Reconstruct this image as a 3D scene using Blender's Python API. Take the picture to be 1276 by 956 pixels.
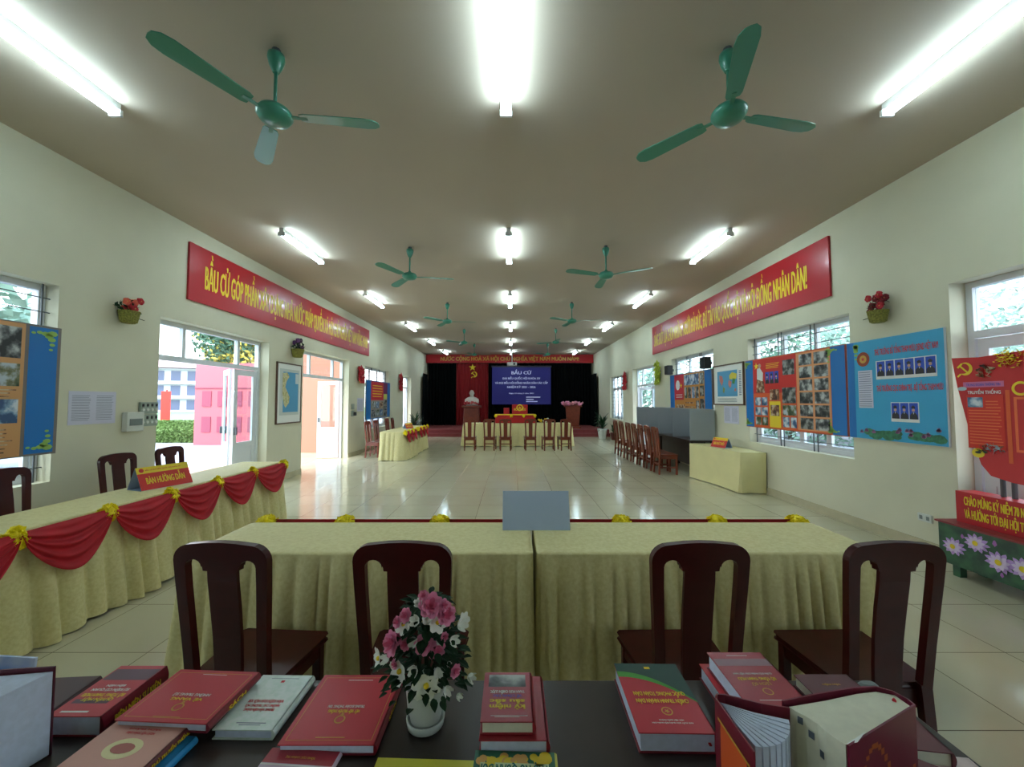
import bpy, math, random
from mathutils import Vector, Matrix
PI = math.pi
C = bpy.context.scene.collection
for o in list(bpy.data.objects): bpy.data.objects.remove(o)
random.seed(7)
sc = bpy.context.scene
# ------------------------------------------------------------------ camera, world, exposure
EYE = 1.58
cam = bpy.data.cameras.new('camera'); cam.sensor_width = 36; cam.lens = 500/1276*36; cam.clip_start = .02; cam.clip_end = 400
camo = bpy.data.objects.new('camera', cam); C.objects.link(camo)
camo.location = (0, 0, EYE); camo.rotation_euler = (PI/2+math.atan(22.3/500), 0, 0)
sc.camera = camo
sc.view_settings.view_transform = 'Standard'; sc.view_settings.look = 'None'
sc.view_settings.gamma = 1; sc.view_settings.use_curve_mapping = False
sc.view_settings.exposure = 1.35
w = bpy.data.worlds.new('sky'); sc.world = w; w.use_nodes = True
nt = w.node_tree; nt.nodes.clear()
SKY_STRENGTH = 2.5
TUBE_STRENGTH = 17.5
out = nt.nodes.new('ShaderNodeOutputWorld'); bg = nt.nodes.new('ShaderNodeBackground')
tc = nt.nodes.new('ShaderNodeTexCoord'); sx = nt.nodes.new('ShaderNodeSeparateXYZ'); cr = nt.nodes.new('ShaderNodeValToRGB')
cr.color_ramp.elements[0].position = 0.0; cr.color_ramp.elements[0].color = (.95, .98, 1, 1)
cr.color_ramp.elements[1].position = .8; cr.color_ramp.elements[1].color = (.6, .78, 1, 1)
bg.inputs['Strength'].default_value = SKY_STRENGTH
nt.links.new(tc.outputs['Generated'], sx.inputs[0]); nt.links.new(sx.outputs['Z'], cr.inputs[0])
nt.links.new(cr.outputs[0], bg.inputs[0]); nt.links.new(bg.outputs[0], out.inputs[0])
sd = bpy.data.lights.new('sun', 'SUN'); sd.energy = 1.2; sd.angle = .2; sd.color = (1, .96, .9)
so = bpy.data.objects.new('sun', sd); C.objects.link(so); so.rotation_euler = (math.radians(28), math.radians(-14), 0)

# ------------------------------------------------------------------ materials
def lin(c):
    r = []
    for v in c:
        v /= 255
        r.append(v/12.92 if v <= .04045 else ((v+.055)/1.055)**2.4)
    return tuple(r)+(1,)
MATS = {}
def mat(name, rgb, rough=.6, metal=0, noise=0, nscale=5, rgb2=None, bump=0, bscale=40, spec=.5, sheen=0, coat=0, emit=0, kind='noise', detail=3, objco=True):
    if name in MATS: return MATS[name]
    m = bpy.data.materials.new(name); m.use_nodes = True; MATS[name] = m
    n = m.node_tree.nodes; l = m.node_tree.links; b = n['Principled BSDF']
    b.inputs['Base Color'].default_value = lin(rgb); b.inputs['Roughness'].default_value = rough
    b.inputs['Metallic'].default_value = metal; b.inputs['Specular IOR Level'].default_value = spec
    if sheen: b.inputs['Sheen Weight'].default_value = sheen
    if coat: b.inputs['Coat Weight'].default_value = coat; b.inputs['Coat Roughness'].default_value = .08
    if emit:
        b.inputs['Emission Color'].default_value = lin(rgb); b.inputs['Emission Strength'].default_value = emit
    m.diffuse_color = lin(rgb)
    if noise or bump or rgb2:
        t = n.new('ShaderNodeTexCoord')
    if noise or rgb2:
        if kind == 'noise':
            x = n.new('ShaderNodeTexNoise'); x.inputs['Scale'].default_value = nscale; x.inputs['Detail'].default_value = detail; o_ = x.outputs['Fac']
        else:
            x = n.new('ShaderNodeTexVoronoi'); x.inputs['Scale'].default_value = nscale; o_ = x.outputs['Distance']
        l.new(t.outputs['Object'], x.inputs['Vector'])
        r = n.new('ShaderNodeValToRGB'); c1 = lin(rgb); c2 = lin(rgb2) if rgb2 else tuple(max(0, v*(1-noise)) for v in c1[:3])+(1,)
        r.color_ramp.elements[0].position = .35; r.color_ramp.elements[1].position = .65
        r.color_ramp.elements[0].color = c2; r.color_ramp.elements[1].color = c1
        l.new(o_, r.inputs[0]); l.new(r.outputs[0], b.inputs['Base Color'])
    if bump:
        x = n.new('ShaderNodeTexNoise'); x.inputs['Scale'].default_value = bscale
        bp = n.new('ShaderNodeBump'); bp.inputs['Strength'].default_value = bump; bp.inputs['Distance'].default_value = .01
        l.new(t.outputs['Object'], x.inputs['Vector']); l.new(x.outputs['Fac'], bp.inputs['Height']); l.new(bp.outputs[0], b.inputs['Normal'])
    return m
def photo_mat(name, c1, c2, c3, scale=9):
    "a printed photograph: blotches of three inks"
    if name in MATS: return MATS[name]
    m = bpy.data.materials.new(name); m.use_nodes = True; MATS[name] = m
    n = m.node_tree.nodes; l = m.node_tree.links; b = n['Principled BSDF']; b.inputs['Roughness'].default_value = .5
    t = n.new('ShaderNodeTexCoord'); x = n.new('ShaderNodeTexNoise'); x.inputs['Scale'].default_value = scale; x.inputs['Detail'].default_value = 5
    r = n.new('ShaderNodeValToRGB'); e = r.color_ramp.elements
    e[0].position = .4; e[0].color = lin(c1); e[1].position = .6; e[1].color = lin(c3); k = e.new(.5); k.color = lin(c2)
    l.new(t.outputs['Object'], x.inputs['Vector']); l.new(x.outputs['Fac'], r.inputs[0]); l.new(r.outputs[0], b.inputs['Base Color'])
    return m
def tile_mat():
    m = bpy.data.materials.new('floor_tiles'); m.use_nodes = True
    n = m.node_tree.nodes; l = m.node_tree.links; b = n['Principled BSDF']
    t = n.new('ShaderNodeTexCoord'); mp = n.new('ShaderNodeMapping'); mp.inputs['Location'].default_value = (.1+.005, .2, 0)
    mp.vector_type = 'TEXTURE'
    br = n.new('ShaderNodeTexBrick'); br.offset = 0; br.squash = 1
    for k, v in (('Scale', 1), ('Mortar Size', .0028), ('Mortar Smooth', .1), ('Brick Width', .6), ('Row Height', .6), ('Bias', 0)): br.inputs[k].default_value = v
    br.inputs['Color1'].default_value = lin((206, 199, 170)); br.inputs['Color2'].default_value = lin((200, 193, 164)); br.inputs['Mortar'].default_value = lin((112, 104, 84))
    no = n.new('ShaderNodeTexNoise'); no.inputs['Scale'].default_value = 1.6; no.inputs['Detail'].default_value = 6
    mx = n.new('ShaderNodeMix'); mx.data_type = 'RGBA'; mx.blend_type = 'MULTIPLY'; mx.inputs[0].default_value = .35
    rr = n.new('ShaderNodeValToRGB'); rr.color_ramp.elements[0].position = .3; rr.color_ramp.elements[0].color = (.75, .74, .7, 1); rr.color_ramp.elements[1].position = .7
    l.new(t.outputs['Object'], mp.inputs[0]); l.new(mp.outputs[0], br.inputs['Vector']); l.new(t.outputs['Object'], no.inputs['Vector'])
    l.new(no.outputs['Fac'], rr.inputs[0]); l.new(br.outputs['Color'], mx.inputs[6]); l.new(rr.outputs[0], mx.inputs[7]); l.new(mx.outputs[2], b.inputs['Base Color'])
    b.inputs['Roughness'].default_value = .13; b.inputs['Specular IOR Level'].default_value = .55
    return m
def glass_mat():
    m = bpy.data.materials.new('window_glass'); m.use_nodes = True
    n = m.node_tree.nodes; l = m.node_tree.links; n.clear()
    o = n.new('ShaderNodeOutputMaterial'); tr = n.new('ShaderNodeBsdfTransparent'); tr.inputs[0].default_value = (.88, .94, .94, 1)
    gl = n.new('ShaderNodeBsdfGlossy'); gl.inputs['Roughness'].default_value = .02; mx = n.new('ShaderNodeMixShader')
    mx.inputs[0].default_value = .06
    l.new(tr.outputs[0], mx.inputs[1]); l.new(gl.outputs[0], mx.inputs[2]); l.new(mx.outputs[0], o.inputs[0])
    return m
WALL = mat('cream_wall_paint', (214, 209, 184), .75, noise=.07, nscale=1.2, detail=6)
CEIL = mat('ceiling_paint', (190, 176, 159), .8, noise=.05, nscale=.7)
FLOOR = tile_mat(); GLASS = glass_mat()
SKIRTING = mat('skirting_tile', (196, 186, 155), .25, noise=.12, nscale=4)
ALU = mat('white_aluminium', (214, 218, 222), .4)
IRON = mat('grey_iron_bars', (84, 88, 92), .5)
WOOD = mat('dark_red_wood', (66, 12, 11), .3, noise=.3, nscale=9, spec=.28)
WOODL = mat('reddish_brown_wood', (124, 52, 32), .3, noise=.25, nscale=9)
DESK = mat('near_black_brown_desk', (56, 45, 40), .32, noise=.25, nscale=6)
CLOTH = mat('cream_damask', (226, 216, 160), .62, rgb2=(214, 202, 142), nscale=48, kind='noise', detail=4, bump=.1, bscale=90)
CLOTHP = mat('plain_cream_cloth', (226, 216, 158), .6, noise=.06, nscale=3)
RED = mat('red_velvet', (186, 0, 28), .65, noise=.15, nscale=8)
YEL = mat('yellow_ribbon', (255, 234, 24), .55, noise=.12, nscale=30, bump=.4, bscale=90)
GREEN = mat('fan_green', (58, 142, 118), .33, coat=.3)
BREDS = mat('banner_red', (184, 24, 40), .3, coat=.25)
INK_Y = mat('yellow_ink', (236, 206, 40), .5)
INK_G = mat('gold_ink', (205, 160, 60), .4)
INK_W = mat('white_ink', (228, 226, 222), .5)
INK_R = mat('red_ink', (205, 40, 48), .5)
INK_D = mat('dark_ink', (40, 36, 40), .5)
INK_GR = mat('grey_ink', (128, 134, 150), .5)
INK_BL = mat('blue_ink', (52, 70, 170), .5)
SKIN = mat('printed_skin', (206, 160, 132), .5)
PAPER = mat('white_paper', (232, 232, 226), .7)
PAPERL = mat('lilac_white_paper', (206, 203, 220), .7)
PAGES = mat('book_pages', (208, 218, 240), .75, noise=.1, nscale=60)
PAGESC = mat('cream_book_pages', (232, 230, 208), .75, noise=.08, nscale=40)
BLACK = mat('black_curtain', (6, 9, 9), .95, spec=.1)
CURR = mat('red_curtain', (138, 8, 18), .8)
STAGE = mat('stage_red_carpet', (128, 50, 50), .8, noise=.15, nscale=8)
GREYP = mat('grey_board', (158, 165, 170), .5)
BLUEG = mat('blue_grey_card', (172, 188, 212), .5)
BLUE = mat('poster_blue', (14, 112, 186), .4)
BLUEL = mat('poster_light_blue', (52, 160, 205), .4)
ORANGE = mat('poster_orange', (222, 92, 40), .45)
PRED = mat('poster_red', (205, 40, 30), .45)
TAN = mat('poster_tan', (206, 150, 96), .45)
LEAF = mat('leaf_green', (42, 84, 44), .5, noise=.4, nscale=12)
LEAFD = mat('dark_leaf', (26, 58, 32), .7, spec=.25, noise=.3, nscale=20)
PH = [photo_mat('photo_grey', (40, 42, 44), (110, 112, 112), (190, 192, 188)), photo_mat('photo_green', (50, 70, 40), (120, 120, 90), (180, 190, 200)),
      photo_mat('photo_blue', (50, 80, 120), (120, 150, 180), (210, 215, 220)), photo_mat('photo_brown', (60, 36, 26), (140, 90, 60), (200, 180, 150)), photo_mat('photo_dark', (24, 26, 28), (70, 70, 66), (150, 150, 146))]

# ------------------------------------------------------------------ mesh helpers
_tx = {}
FONTM = [bpy.data.materials.new('glyph_main'), bpy.data.materials.new('glyph_plain')]
def text_geo(body, bold=0, res=2):
    k_ = (body, res)
    if k_ in _tx: return _tx[k_]
    body = body.replace('Đ', 'Ð'); v = []; f = []
    for off, keep in ((0, 1), (.008, 0)):
        c = bpy.data.curves.new('lettering', 'FONT'); c.body = body; c.resolution_u = res; c.offset = off; c.fill_mode = 'FRONT'
        for q in FONTM: c.materials.append(q)
        for i, ch in enumerate(body): c.body_format[i].material_index = 1 if ch in 'MệẠẬ' else 0
        o = bpy.data.objects.new('lettering', c); C.objects.link(o)
        dg = bpy.context.evaluated_depsgraph_get(); dg.update()
        me = bpy.data.meshes.new_from_object(o.evaluated_get(dg)); mp = {}
        for p in me.polygons:
            if p.material_index != keep: continue
            for k in p.vertices:
                if k not in mp: mp[k] = len(v); v.append((me.vertices[k].co.x, me.vertices[k].co.y))
            f.append(tuple(mp[k] for k in p.vertices))
        bpy.data.objects.remove(o); bpy.data.curves.remove(c); bpy.data.meshes.remove(me)
    _tx[k_] = (v, f); return _tx[k_]
class MB:
    def __init__(s): s.v = []; s.f = []; s.m = []; s.mats = []
    def mi(s, m):
        if m not in s.mats: s.mats.append(m)
        return s.mats.index(m)
    def add(s, vs, fs, m):
        o = len(s.v); i = s.mi(m); s.v += [tuple(p) for p in vs]; s.f += [tuple(o+k for k in f) for f in fs]; s.m += [i]*len(fs); return s
    def box(s, x0, x1, y0, y1, z0, z1, m):
        return s.add([(x0,y0,z0),(x1,y0,z0),(x1,y1,z0),(x0,y1,z0),(x0,y0,z1),(x1,y0,z1),(x1,y1,z1),(x0,y1,z1)],
              [(0,3,2,1),(4,5,6,7),(0,1,5,4),(1,2,6,5),(2,3,7,6),(3,0,4,7)], m)
    def hexa(s, b, t, m):   # bottom ring of 4, top ring of 4 (ccw)
        return s.add(list(b)+list(t), [(0,3,2,1),(4,5,6,7),(0,1,5,4),(1,2,6,5),(2,3,7,6),(3,0,4,7)], m)
    def prism(s, poly, ax, a0, a1, m):  # poly of 2d points; ax = extrusion axis
        n = len(poly)
        def P(p, a): return (a, p[0], p[1]) if ax == 'x' else ((p[0], a, p[1]) if ax == 'y' else (p[0], p[1], a))
        vs = [P(p, a0) for p in poly]+[P(p, a1) for p in poly]
        return s.add(vs, [tuple(range(n)), tuple(range(2*n-1, n-1, -1))]+[(i, (i+1) % n, n+(i+1) % n, n+i) for i in range(n)], m)
    def tube(s, p0, p1, r0, r1=None, n=10, m=None, cap=True):
        r1 = r0 if r1 is None else r1
        a = Vector(p0); b = Vector(p1); d = (b-a).normalized(); u = d.orthogonal().normalized(); w_ = d.cross(u)
        vs = []
        for c, r in ((a, r0), (b, r1)):
            for i in range(n):
                t = 2*PI*i/n; vs.append(c+u*(r*math.cos(t))+w_*(r*math.sin(t)))
        fs = [(i, (i+1) % n, n+(i+1) % n, n+i) for i in range(n)]
        if cap: fs += [tuple(range(n-1, -1, -1)), tuple(range(n, 2*n))]
        return s.add(vs, fs, m)
    def lathe(s, prof, c, m, n=24, ax=(1, 1)):
        vs = []; k = len(prof)
        for r, z in prof:
            for i in range(n):
                t = 2*PI*i/n; vs.append((c[0]+r*ax[0]*math.cos(t), c[1]+r*ax[1]*math.sin(t), c[2]+z))
        fs = [(j*n+i, j*n+(i+1) % n, (j+1)*n+(i+1) % n, (j+1)*n+i) for j in range(k-1) for i in range(n)]
        s.add(vs[:n], [tuple(range(n-1, -1, -1))], m); s.add(vs[-n:], [tuple(range(n))], m)
        return s.add(vs, fs, m)
    def grid(s, fn, nu, nv, m, closed=False):
        vs = [fn(i/nu, j/nv) for j in range(nv+1) for i in range(nu+(0 if closed else 1))]
        W = nu if closed else nu+1
        fs = [(j*W+i, j*W+(i+1) % W, (j+1)*W+(i+1) % W, (j+1)*W+i) for j in range(nv) for i in range(nu)]
        return s.add(vs, fs, m)
    def ball(s, c, r, m, n=10, k=7, jit=0, sc_=(1, 1, 1)):
        vs = [];
        for j in range(k+1):
            p = PI*j/k
            for i in range(n):
                t = 2*PI*i/n; q = 1+(random.uniform(-jit, jit) if 0 < j < k else 0)
                vs.append((c[0]+r*q*sc_[0]*math.sin(p)*math.cos(t), c[1]+r*q*sc_[1]*math.sin(p)*math.sin(t), c[2]+r*q*sc_[2]*math.cos(p)))
        fs = [(j*n+i, (j+1)*n+i, (j+1)*n+(i+1) % n, j*n+(i+1) % n) for j in range(k) for i in range(n)]
        return s.add(vs, fs, m)
    def text(s, body, pos, u, v, cap, m, width=None, align='c', bold=.02, res=2):
        vs, fs = text_geo(body, bold, res); u = Vector(u); v = Vector(v); p = Vector(pos)
        x0 = min(a[0] for a in vs); x1 = max(a[0] for a in vs); ky = cap/.69; kx = ky if width is None else width/(x1-x0)
        W = (x1-x0)*kx; off = {'c': -W/2, 'l': 0, 'r': -W}[align]
        n_ = u.cross(v)*.0002
        for j, d in enumerate((0, -bold, bold) if bold else (0,)): s.add([p+n_*j+u*((a[0]-x0+d)*kx+off)+v*(a[1]*ky) for a in vs], fs, m)
        return s
    def poly(s, pts, pos, u, v, m):
        u = Vector(u); v = Vector(v); p = Vector(pos); n = len(pts)
        return s.add([p+u*a+v*b for a, b in pts], [tuple(range(n))], m)
    def build(s, name, parent=None, loc=None, rot=None, smooth=False, bevel=0, sub=0, solid=0, label=None):
        me = bpy.data.meshes.new(name); me.from_pydata(s.v, [], s.f); me.update()
        for m in s.mats: me.materials.append(m)
        me.polygons.foreach_set('material_index', s.m)
        if smooth: me.polygons.foreach_set('use_smooth', [True]*len(me.polygons))
        o = bpy.data.objects.new(name, me); C.objects.link(o)
        if parent: o.parent = parent
        if loc: o.location = loc
        if rot: o.rotation_euler = rot
        if solid:
            x = o.modifiers.new('thickness', 'SOLIDIFY'); x.thickness = solid; x.offset = 0
        if bevel:
            x = o.modifiers.new('bevel', 'BEVEL'); x.width = bevel; x.segments = 2; x.limit_method = 'ANGLE'; x.angle_limit = math.radians(40)
        if sub:
            x = o.modifiers.new('sub', 'SUBSURF'); x.levels = sub; x.render_levels = sub
        if label: o['label'] = label
        return o
def tag(o, label, cat, group=None, kind=None):
    o['label'] = label; o['category'] = cat
    if group: o['group'] = group
    if kind: o['kind'] = kind
    return o
def thing(name, label, cat, loc=(0, 0, 0), rotz=0, group=None):
    o = bpy.data.objects.new(name, None); C.objects.link(o); o.empty_display_size = .1
    o.location = loc; o.rotation_euler = (0, 0, rotz); return tag(o, label, cat, group)
def struct(o): o['kind'] = 'structure'; return o
def dup(root, loc, rotz, label, group=None):
    def cp(o, par):
        c = o.copy(); C.objects.link(c)
        if par: c.parent = par
        for ch in list(o.children): cp(ch, c)
        return c
    r = cp(root, None); r.location = loc; r.rotation_euler = (0, 0, rotz); r['label'] = label
    if group: r['group'] = group
    return r
def star_pts(r, k=.4, n=5): return [((r if i % 2 == 0 else r*k)*math.sin(PI*i/n), (r if i % 2 == 0 else r*k)*math.cos(PI*i/n)) for i in range(2*n)]
def circ(r, n=20, cx=0, cy=0): return [(cx+r*math.cos(2*PI*i/n), cy+r*math.sin(2*PI*i/n)) for i in range(n)]
def ring(mb, pos, u, v, r0, r1, m, n=24, a0=0, a1=2*PI):
    for i in range(n):
        a = a0+(a1-a0)*i/n; b = a0+(a1-a0)*(i+1)/n
        mb.poly([(r0*math.cos(a), r0*math.sin(a)), (r1*math.cos(a), r1*math.sin(a)), (r1*math.cos(b), r1*math.sin(b)), (r0*math.cos(b), r0*math.sin(b))], pos, u, v, m)
def sickle(mb, pos, u, v, s, m):
    n = 18
    for i in range(n):
        def P(k, o_):
            a = math.radians(-125+250*k/n); wd = s*.16*math.sin(PI*(k/n)**.8)+.004*s; R = s*.62
            return ((R+o_*wd)*math.cos(a), (R+o_*wd)*math.sin(a))
        mb.poly([P(i, -1), P(i, 1), P(i+1, 1), P(i+1, -1)], pos, u, v, m)
    mb.poly([(-.30*s, -.62*s), (-.42*s, -.50*s), (-.75*s, -.80*s), (-.63*s, -.92*s)], pos, u, v, m)
    U = Vector(u); V = Vector(v); q = Vector(pos)+U.cross(V)*.0006
    mb.poly([(-.48*s, .28*s), (-.36*s, .40*s), (.52*s, -.55*s), (.40*s, -.67*s)], q, u, v, m)
    mb.poly([(-.72*s, .20*s), (-.28*s, .64*s), (-.14*s, .50*s), (-.58*s, .06*s)], q, u, v, m)

# ------------------------------------------------------------------ room shell
XL, XR, ZC, YB, YF = -4.62, 4.38, 4.10, 21.9, -3.2
TH = .24
def wall_with_holes(name, x0, x1, holes):
    mb = MB(); ys = [YF]
    for (a, b, z0, z1) in holes:
        mb.box(x0, x1, ys[-1], a, 0, ZC, WALL)
        if z0 > 0: mb.box(x0, x1, a, b, 0, z0, WALL)
        mb.box(x0, x1, a, b, z1, ZC, WALL); ys.append(b)
    mb.box(x0, x1, ys[-1], YB+.2, 0, ZC, WALL)
    return struct(mb.build(name))
LH = [(-2.75, -.35, .78, 2.76), (1.75, 4.05, .78, 2.76), (5.23, 7.6, 0, 2.70), (8.85, 11.35, 0, 2.74), (12.6, 15.0, .68, 2.7), (17.05, 18.35, 0, 2.67)]
RH = [(-2.75, -.35, .78, 2.76), (1.75, 3.98, 0, 2.76), (5.17, 7.42, .84, 2.73), (8.7, 10.98, .84, 2.73), (12.3, 14.55, 0, 2.74), (15.85, 17.95, .84, 2.64)]  # first hole of each list is added behind the viewer to light the foreground
wall_with_holes('wall_left', XL-TH, XL, LH); wall_with_holes('wall_right', XR, XR+TH, RH)
struct(MB().box(XL-TH, XR+TH, YB, YB+.2, 0, ZC, WALL).build('wall_far'))
struct(MB().box(XL-TH, XR+TH, YF-.2, YF, 0, ZC, WALL).build('wall_behind_viewer'))
struct(MB().box(XL-TH, XR+TH, YF-.2, YB+.2, -.12, 0, FLOOR).build('floor'))
struct(MB().box(XL-TH, XR+TH, YF-.2, YB+.2, ZC, ZC+.15, CEIL).build('ceiling'))
def baseboard(name, x0, x1, holes):
    mb = MB(); y = YF
    for (a, b, z0, z1) in holes:
        if z0 == 0: mb.box(x0, x1, y, a, 0, .11, SKIRTING); y = b
    mb.box(x0, x1, y, 17.9, 0, .11, SKIRTING); struct(mb.build(name))
baseboard('baseboard_left', XL, XL+.015, LH); baseboard('baseboard_right', XR-.015, XR, RH)
# stage
st = thing('stage', 'low red carpeted stage along the far wall', 'stage', (0, 0, 0)); st['kind'] = 'structure'
MB().box(XL+.002, XR-.002, 17.95, YB-.002, .001, .155, STAGE).build('stage_step', st)
MB().box(XL+.002, XR-.002, 18.15, YB-.002, .155, .31, STAGE).build('stage_platform', st)

# ------------------------------------------------------------------ doors and windows
def framebox(mb, y0, y1, z0, z1, x, t, d, m):
    "rectangular frame in the YZ plane, bars of width t and depth d centred at x"
    mb.box(x-d/2, x+d/2, y0, y0+t, z0, z1, m); mb.box(x-d/2, x+d/2, y1-t, y1, z0, z1, m)
    mb.box(x-d/2, x+d/2, y0+t, y1-t, z1-t, z1, m)
    mb.box(x-d/2, x+d/2, y0+t, y1-t, z0, z0+t, m)
def make_window(name, side, hole, bars=True, nsash=4, transom=.55, vbars=3):
    y0, y1, z0, z1 = hole; x = (XL-.17) if side < 0 else (XR+.17)
    mb = MB(); framebox(mb, y0+.003, y1-.003, z0+.003, z1-.003, x, .06, .07, ALU)
    zt = z1-transom; mb.box(x-.03, x+.03, y0+.06, y1-.06, zt-.03, zt+.03, ALU)
    f = struct(mb.build(name)); W = (y1-y0-.12)/nsash
    for i in range(nsash):
        a = y0+.06+i*W; sb = MB(); framebox(sb, a+.002, a+W-.002, z0+.06, zt-.03, x, .045, .04, ALU); sb.build('window_sash', f)
        MB().box(x-.003, x+.003, a+.04, a+W-.04, z0+.1, zt-.07, GLASS).build('pane', f)
    nt_ = 3
    for i in range(nt_):
        a = y0+.06+i*(y1-y0-.12)/nt_; b = y0+.06+(i+1)*(y1-y0-.12)/nt_
        if i: MB().box(x-.025, x+.025, a-.025, a+.025, zt+.03, z1-.06, ALU).build('transom_post', f)
        MB().box(x-.003, x+.003, a+.025, b-.025, zt+.03, z1-.06, GLASS).build('transom_pane', f)
    if bars:
        g = MB(); gx = XL-.09 if side < 0 else XR+.09; k = int((z1-z0)/.14)
        for i in range(1, k): zz = z0+i*(z1-z0)/k; g.tube((gx, y0+.002, zz), (gx, y1-.002, zz), .006, n=6, m=IRON)
        for i in range(vbars+1):
            yy = y0+.03+i*(y1-y0-.06)/vbars
            for q in (-.04, .04): 
                if y0+.01 < yy+q < y1-.01: g.box(gx-.006, gx+.006, yy+q-.007, yy+q+.007, z0+.002, z1-.002, IRON)
        g.build('window_grille', f)
    return f
make_window('window_1', -1, LH[1], True, 3); make_window('added_fill_window_left', -1, LH[0], True, 3); make_window('added_fill_window_right', 1, RH[0], True, 3)  # the last two are unseen windows, added to brighten desk and chairs
make_window('window_2', -1, LH[4]); make_window('window_3', 1, RH[2]); make_window('window_4', 1, RH[3])
make_window('window_5', 1, RH[5], True, 3, .5, 4)
def leaf_door(f, hinge, ang, wd, h, nm='door_leaf'):
    "a white aluminium leaf, glass above a solid panel; local x runs along its width from the hinge"
    mb = MB(); t = .035
    mb.box(0, .09, -t/2, t/2, .02, h, ALU); mb.box(wd-.09, wd, -t/2, t/2, .02, h, ALU)
    mb.box(.09, wd-.09, -t/2, t/2, h-.1, h, ALU); mb.box(.09, wd-.09, -t/2, t/2, .02, .12, ALU); mb.box(.09, wd-.09, -t/2, t/2, .78, .86, ALU)
    mb.box(.09, wd-.09, -.006, .006, .12, .78, ALU)
    l = mb.build(nm, f, loc=hinge, rot=(0, 0, ang))
    MB().box(.088, wd-.088, -.003, .003, .86, h-.1, GLASS).build('pane', l)
    hb = MB(); hb.box(wd-.06, wd-.03, -.055, .055, 1.0, 1.13, IRON); hb.build('door_handle', l)
def make_door(name, side, hole, leaves, zt=2.12, npan=3):
    y0, y1, z0, z1 = hole; x = (XL-.2) if side < 0 else (XR+.2)
    mb = MB(); t = .06
    mb.box(x-.035, x+.035, y0+.002, y0+t, .002, z1-.002, ALU); mb.box(x-.035, x+.035, y1-t, y1-.002, .002, z1-.002, ALU)
    mb.box(x-.035, x+.035, y0+t, y1-t, z1-t, z1-.002, ALU); mb.box(x-.035, x+.035, y0+t, y1-t, zt, zt+.07, ALU)
    f = struct(mb.build(name)); qs = [0, .24, .76, 1] if npan == 3 else [0, 1]
    for i in range(len(qs)-1):
        a = y0+t+qs[i]*(y1-y0-2*t); b = y0+t+qs[i+1]*(y1-y0-2*t)
        if i: MB().box(x-.03, x+.03, a-.03, a+.03, zt+.07, z1-t, ALU).build('transom_post', f)
        MB().box(x-.003, x+.003, a+(.03 if i else 0), b-(.03 if i < len(qs)-2 else 0), zt+.07, z1-t, GLASS).build('transom_pane', f)
    for (yy, dx, ang, wd) in leaves: leaf_door(f, (x+dx, yy, 0), ang, wd, zt-.01)
    return f
H = PI/2
# door 1: far leaf shut, next one folded outward, the near pair folded away outside
make_door('door_1', -1, LH[2], [(7.53, 0, -H, .6), (6.92, -.04, math.radians(134), .58)], 2.15)
make_door('door_2', -1, LH[3], [(11.27, -.04, math.radians(188), .56), (8.92, -.06, math.radians(160), .56)], 2.15)
make_door('door_3', -1, LH[5], [(18.25, -.04, math.radians(150), .56)], 2.15, 1)
make_door('door_4', 1, RH[1], [(3.91, 0, -H, .7), (3.2, 0, -H, .7), (2.5, 0, -H, .68)], 2.2)
make_door('door_5', 1, RH[4], [(12.38, 0, H, .72), (14.47, .04, math.radians(-60), .72)], 2.1)

# ------------------------------------------------------------------ outdoors
GRD = mat('pale_concrete', (150, 149, 158), .8, noise=.12, nscale=.8)
GRASS = mat('grass', (112, 150, 104), .9, noise=.2, nscale=2)
struct(MB().box(-17.5, XL-TH, -14, 60, -.35, -.12, GRD).box(XR+TH, 40, -14, 60, -.35, -.12, GRD).build('ground_paving'))
tag(struct(MB().box(-120, -17.5, -14, 120, -.4, -.2, GRASS).build('ground_lawn')), 'green lawn beyond the hedges', 'lawn')
SALM = mat('salmon_wall', (184, 126, 104), .8)
struct(MB().box(-8.0, XL-TH-.001, 12.45, 12.7, -.12, 3.6, SALM).build('wall_outside_salmon'))
struct(MB().box(-8.0, XL-TH-.001, 8.5, 12.45, -.11, -.005, FLOOR).build('floor_porch'))
# red notice kiosk
PINK = mat('kiosk_red', (198, 100, 108), .6); PINKD = mat('kiosk_panel', (150, 70, 90), .6)
k_ = thing('notice_kiosk', 'large red and pink panelled structure standing outside the first left doorway', 'kiosk', (-11.1, 15.8, -.12))
kb = MB().box(-1.3, 1.3, -.1, .3, 0, 3.2, PINK); kb.box(-1.3, 1.3, -.13, -.1, 2.2, 2.24, PINKD); kb.build('wall_panel', k_)
for i in range(4):
    for z in (.5, 1.5): MB().box(-1.0+i*.6, -.65+i*.6, -.125, -.1, z, z+.6, PINKD).build('window_panel', k_)
# school building
SCH = mat('school_plaster', (176, 176, 190), .8); SCHW = mat('school_windows', (84, 92, 120), .5); ROOF = mat('school_roof', (176, 150, 150), .7)
sb_ = thing('school_building', 'long pale three storey school building far beyond the lawn', 'building', (-68, 62, -.3), math.radians(18))
MB().box(-22, 24, 0, 8, 0, 7.4, SCH).build('facade', sb_)
MB().hexa([(-23, -1, 7.4), (25, -1, 7.4), (25, 9, 7.4), (-23, 9, 7.4)], [(-21, 3, 9.2), (23, 3, 9.2), (23, 5, 9.2), (-21, 5, 9.2)], ROOF).build('roof', sb_)
for fl in range(3):
    for i in range(20): MB().box(-21.2+i*2.25, -19.9+i*2.25, -.06, 0, .5+fl*2.4, 2.1+fl*2.4, SCHW).build('window', sb_)
    MB().box(-22, 24, -.5, 0, 2.3+fl*2.4, 2.45+fl*2.4, SCH).build('balcony_slab', sb_)
rp = thing('flag_post', 'tall narrow red pennant post outside the nearest left doorway', 'post', (-21.2, 24.6, -.2))
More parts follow.
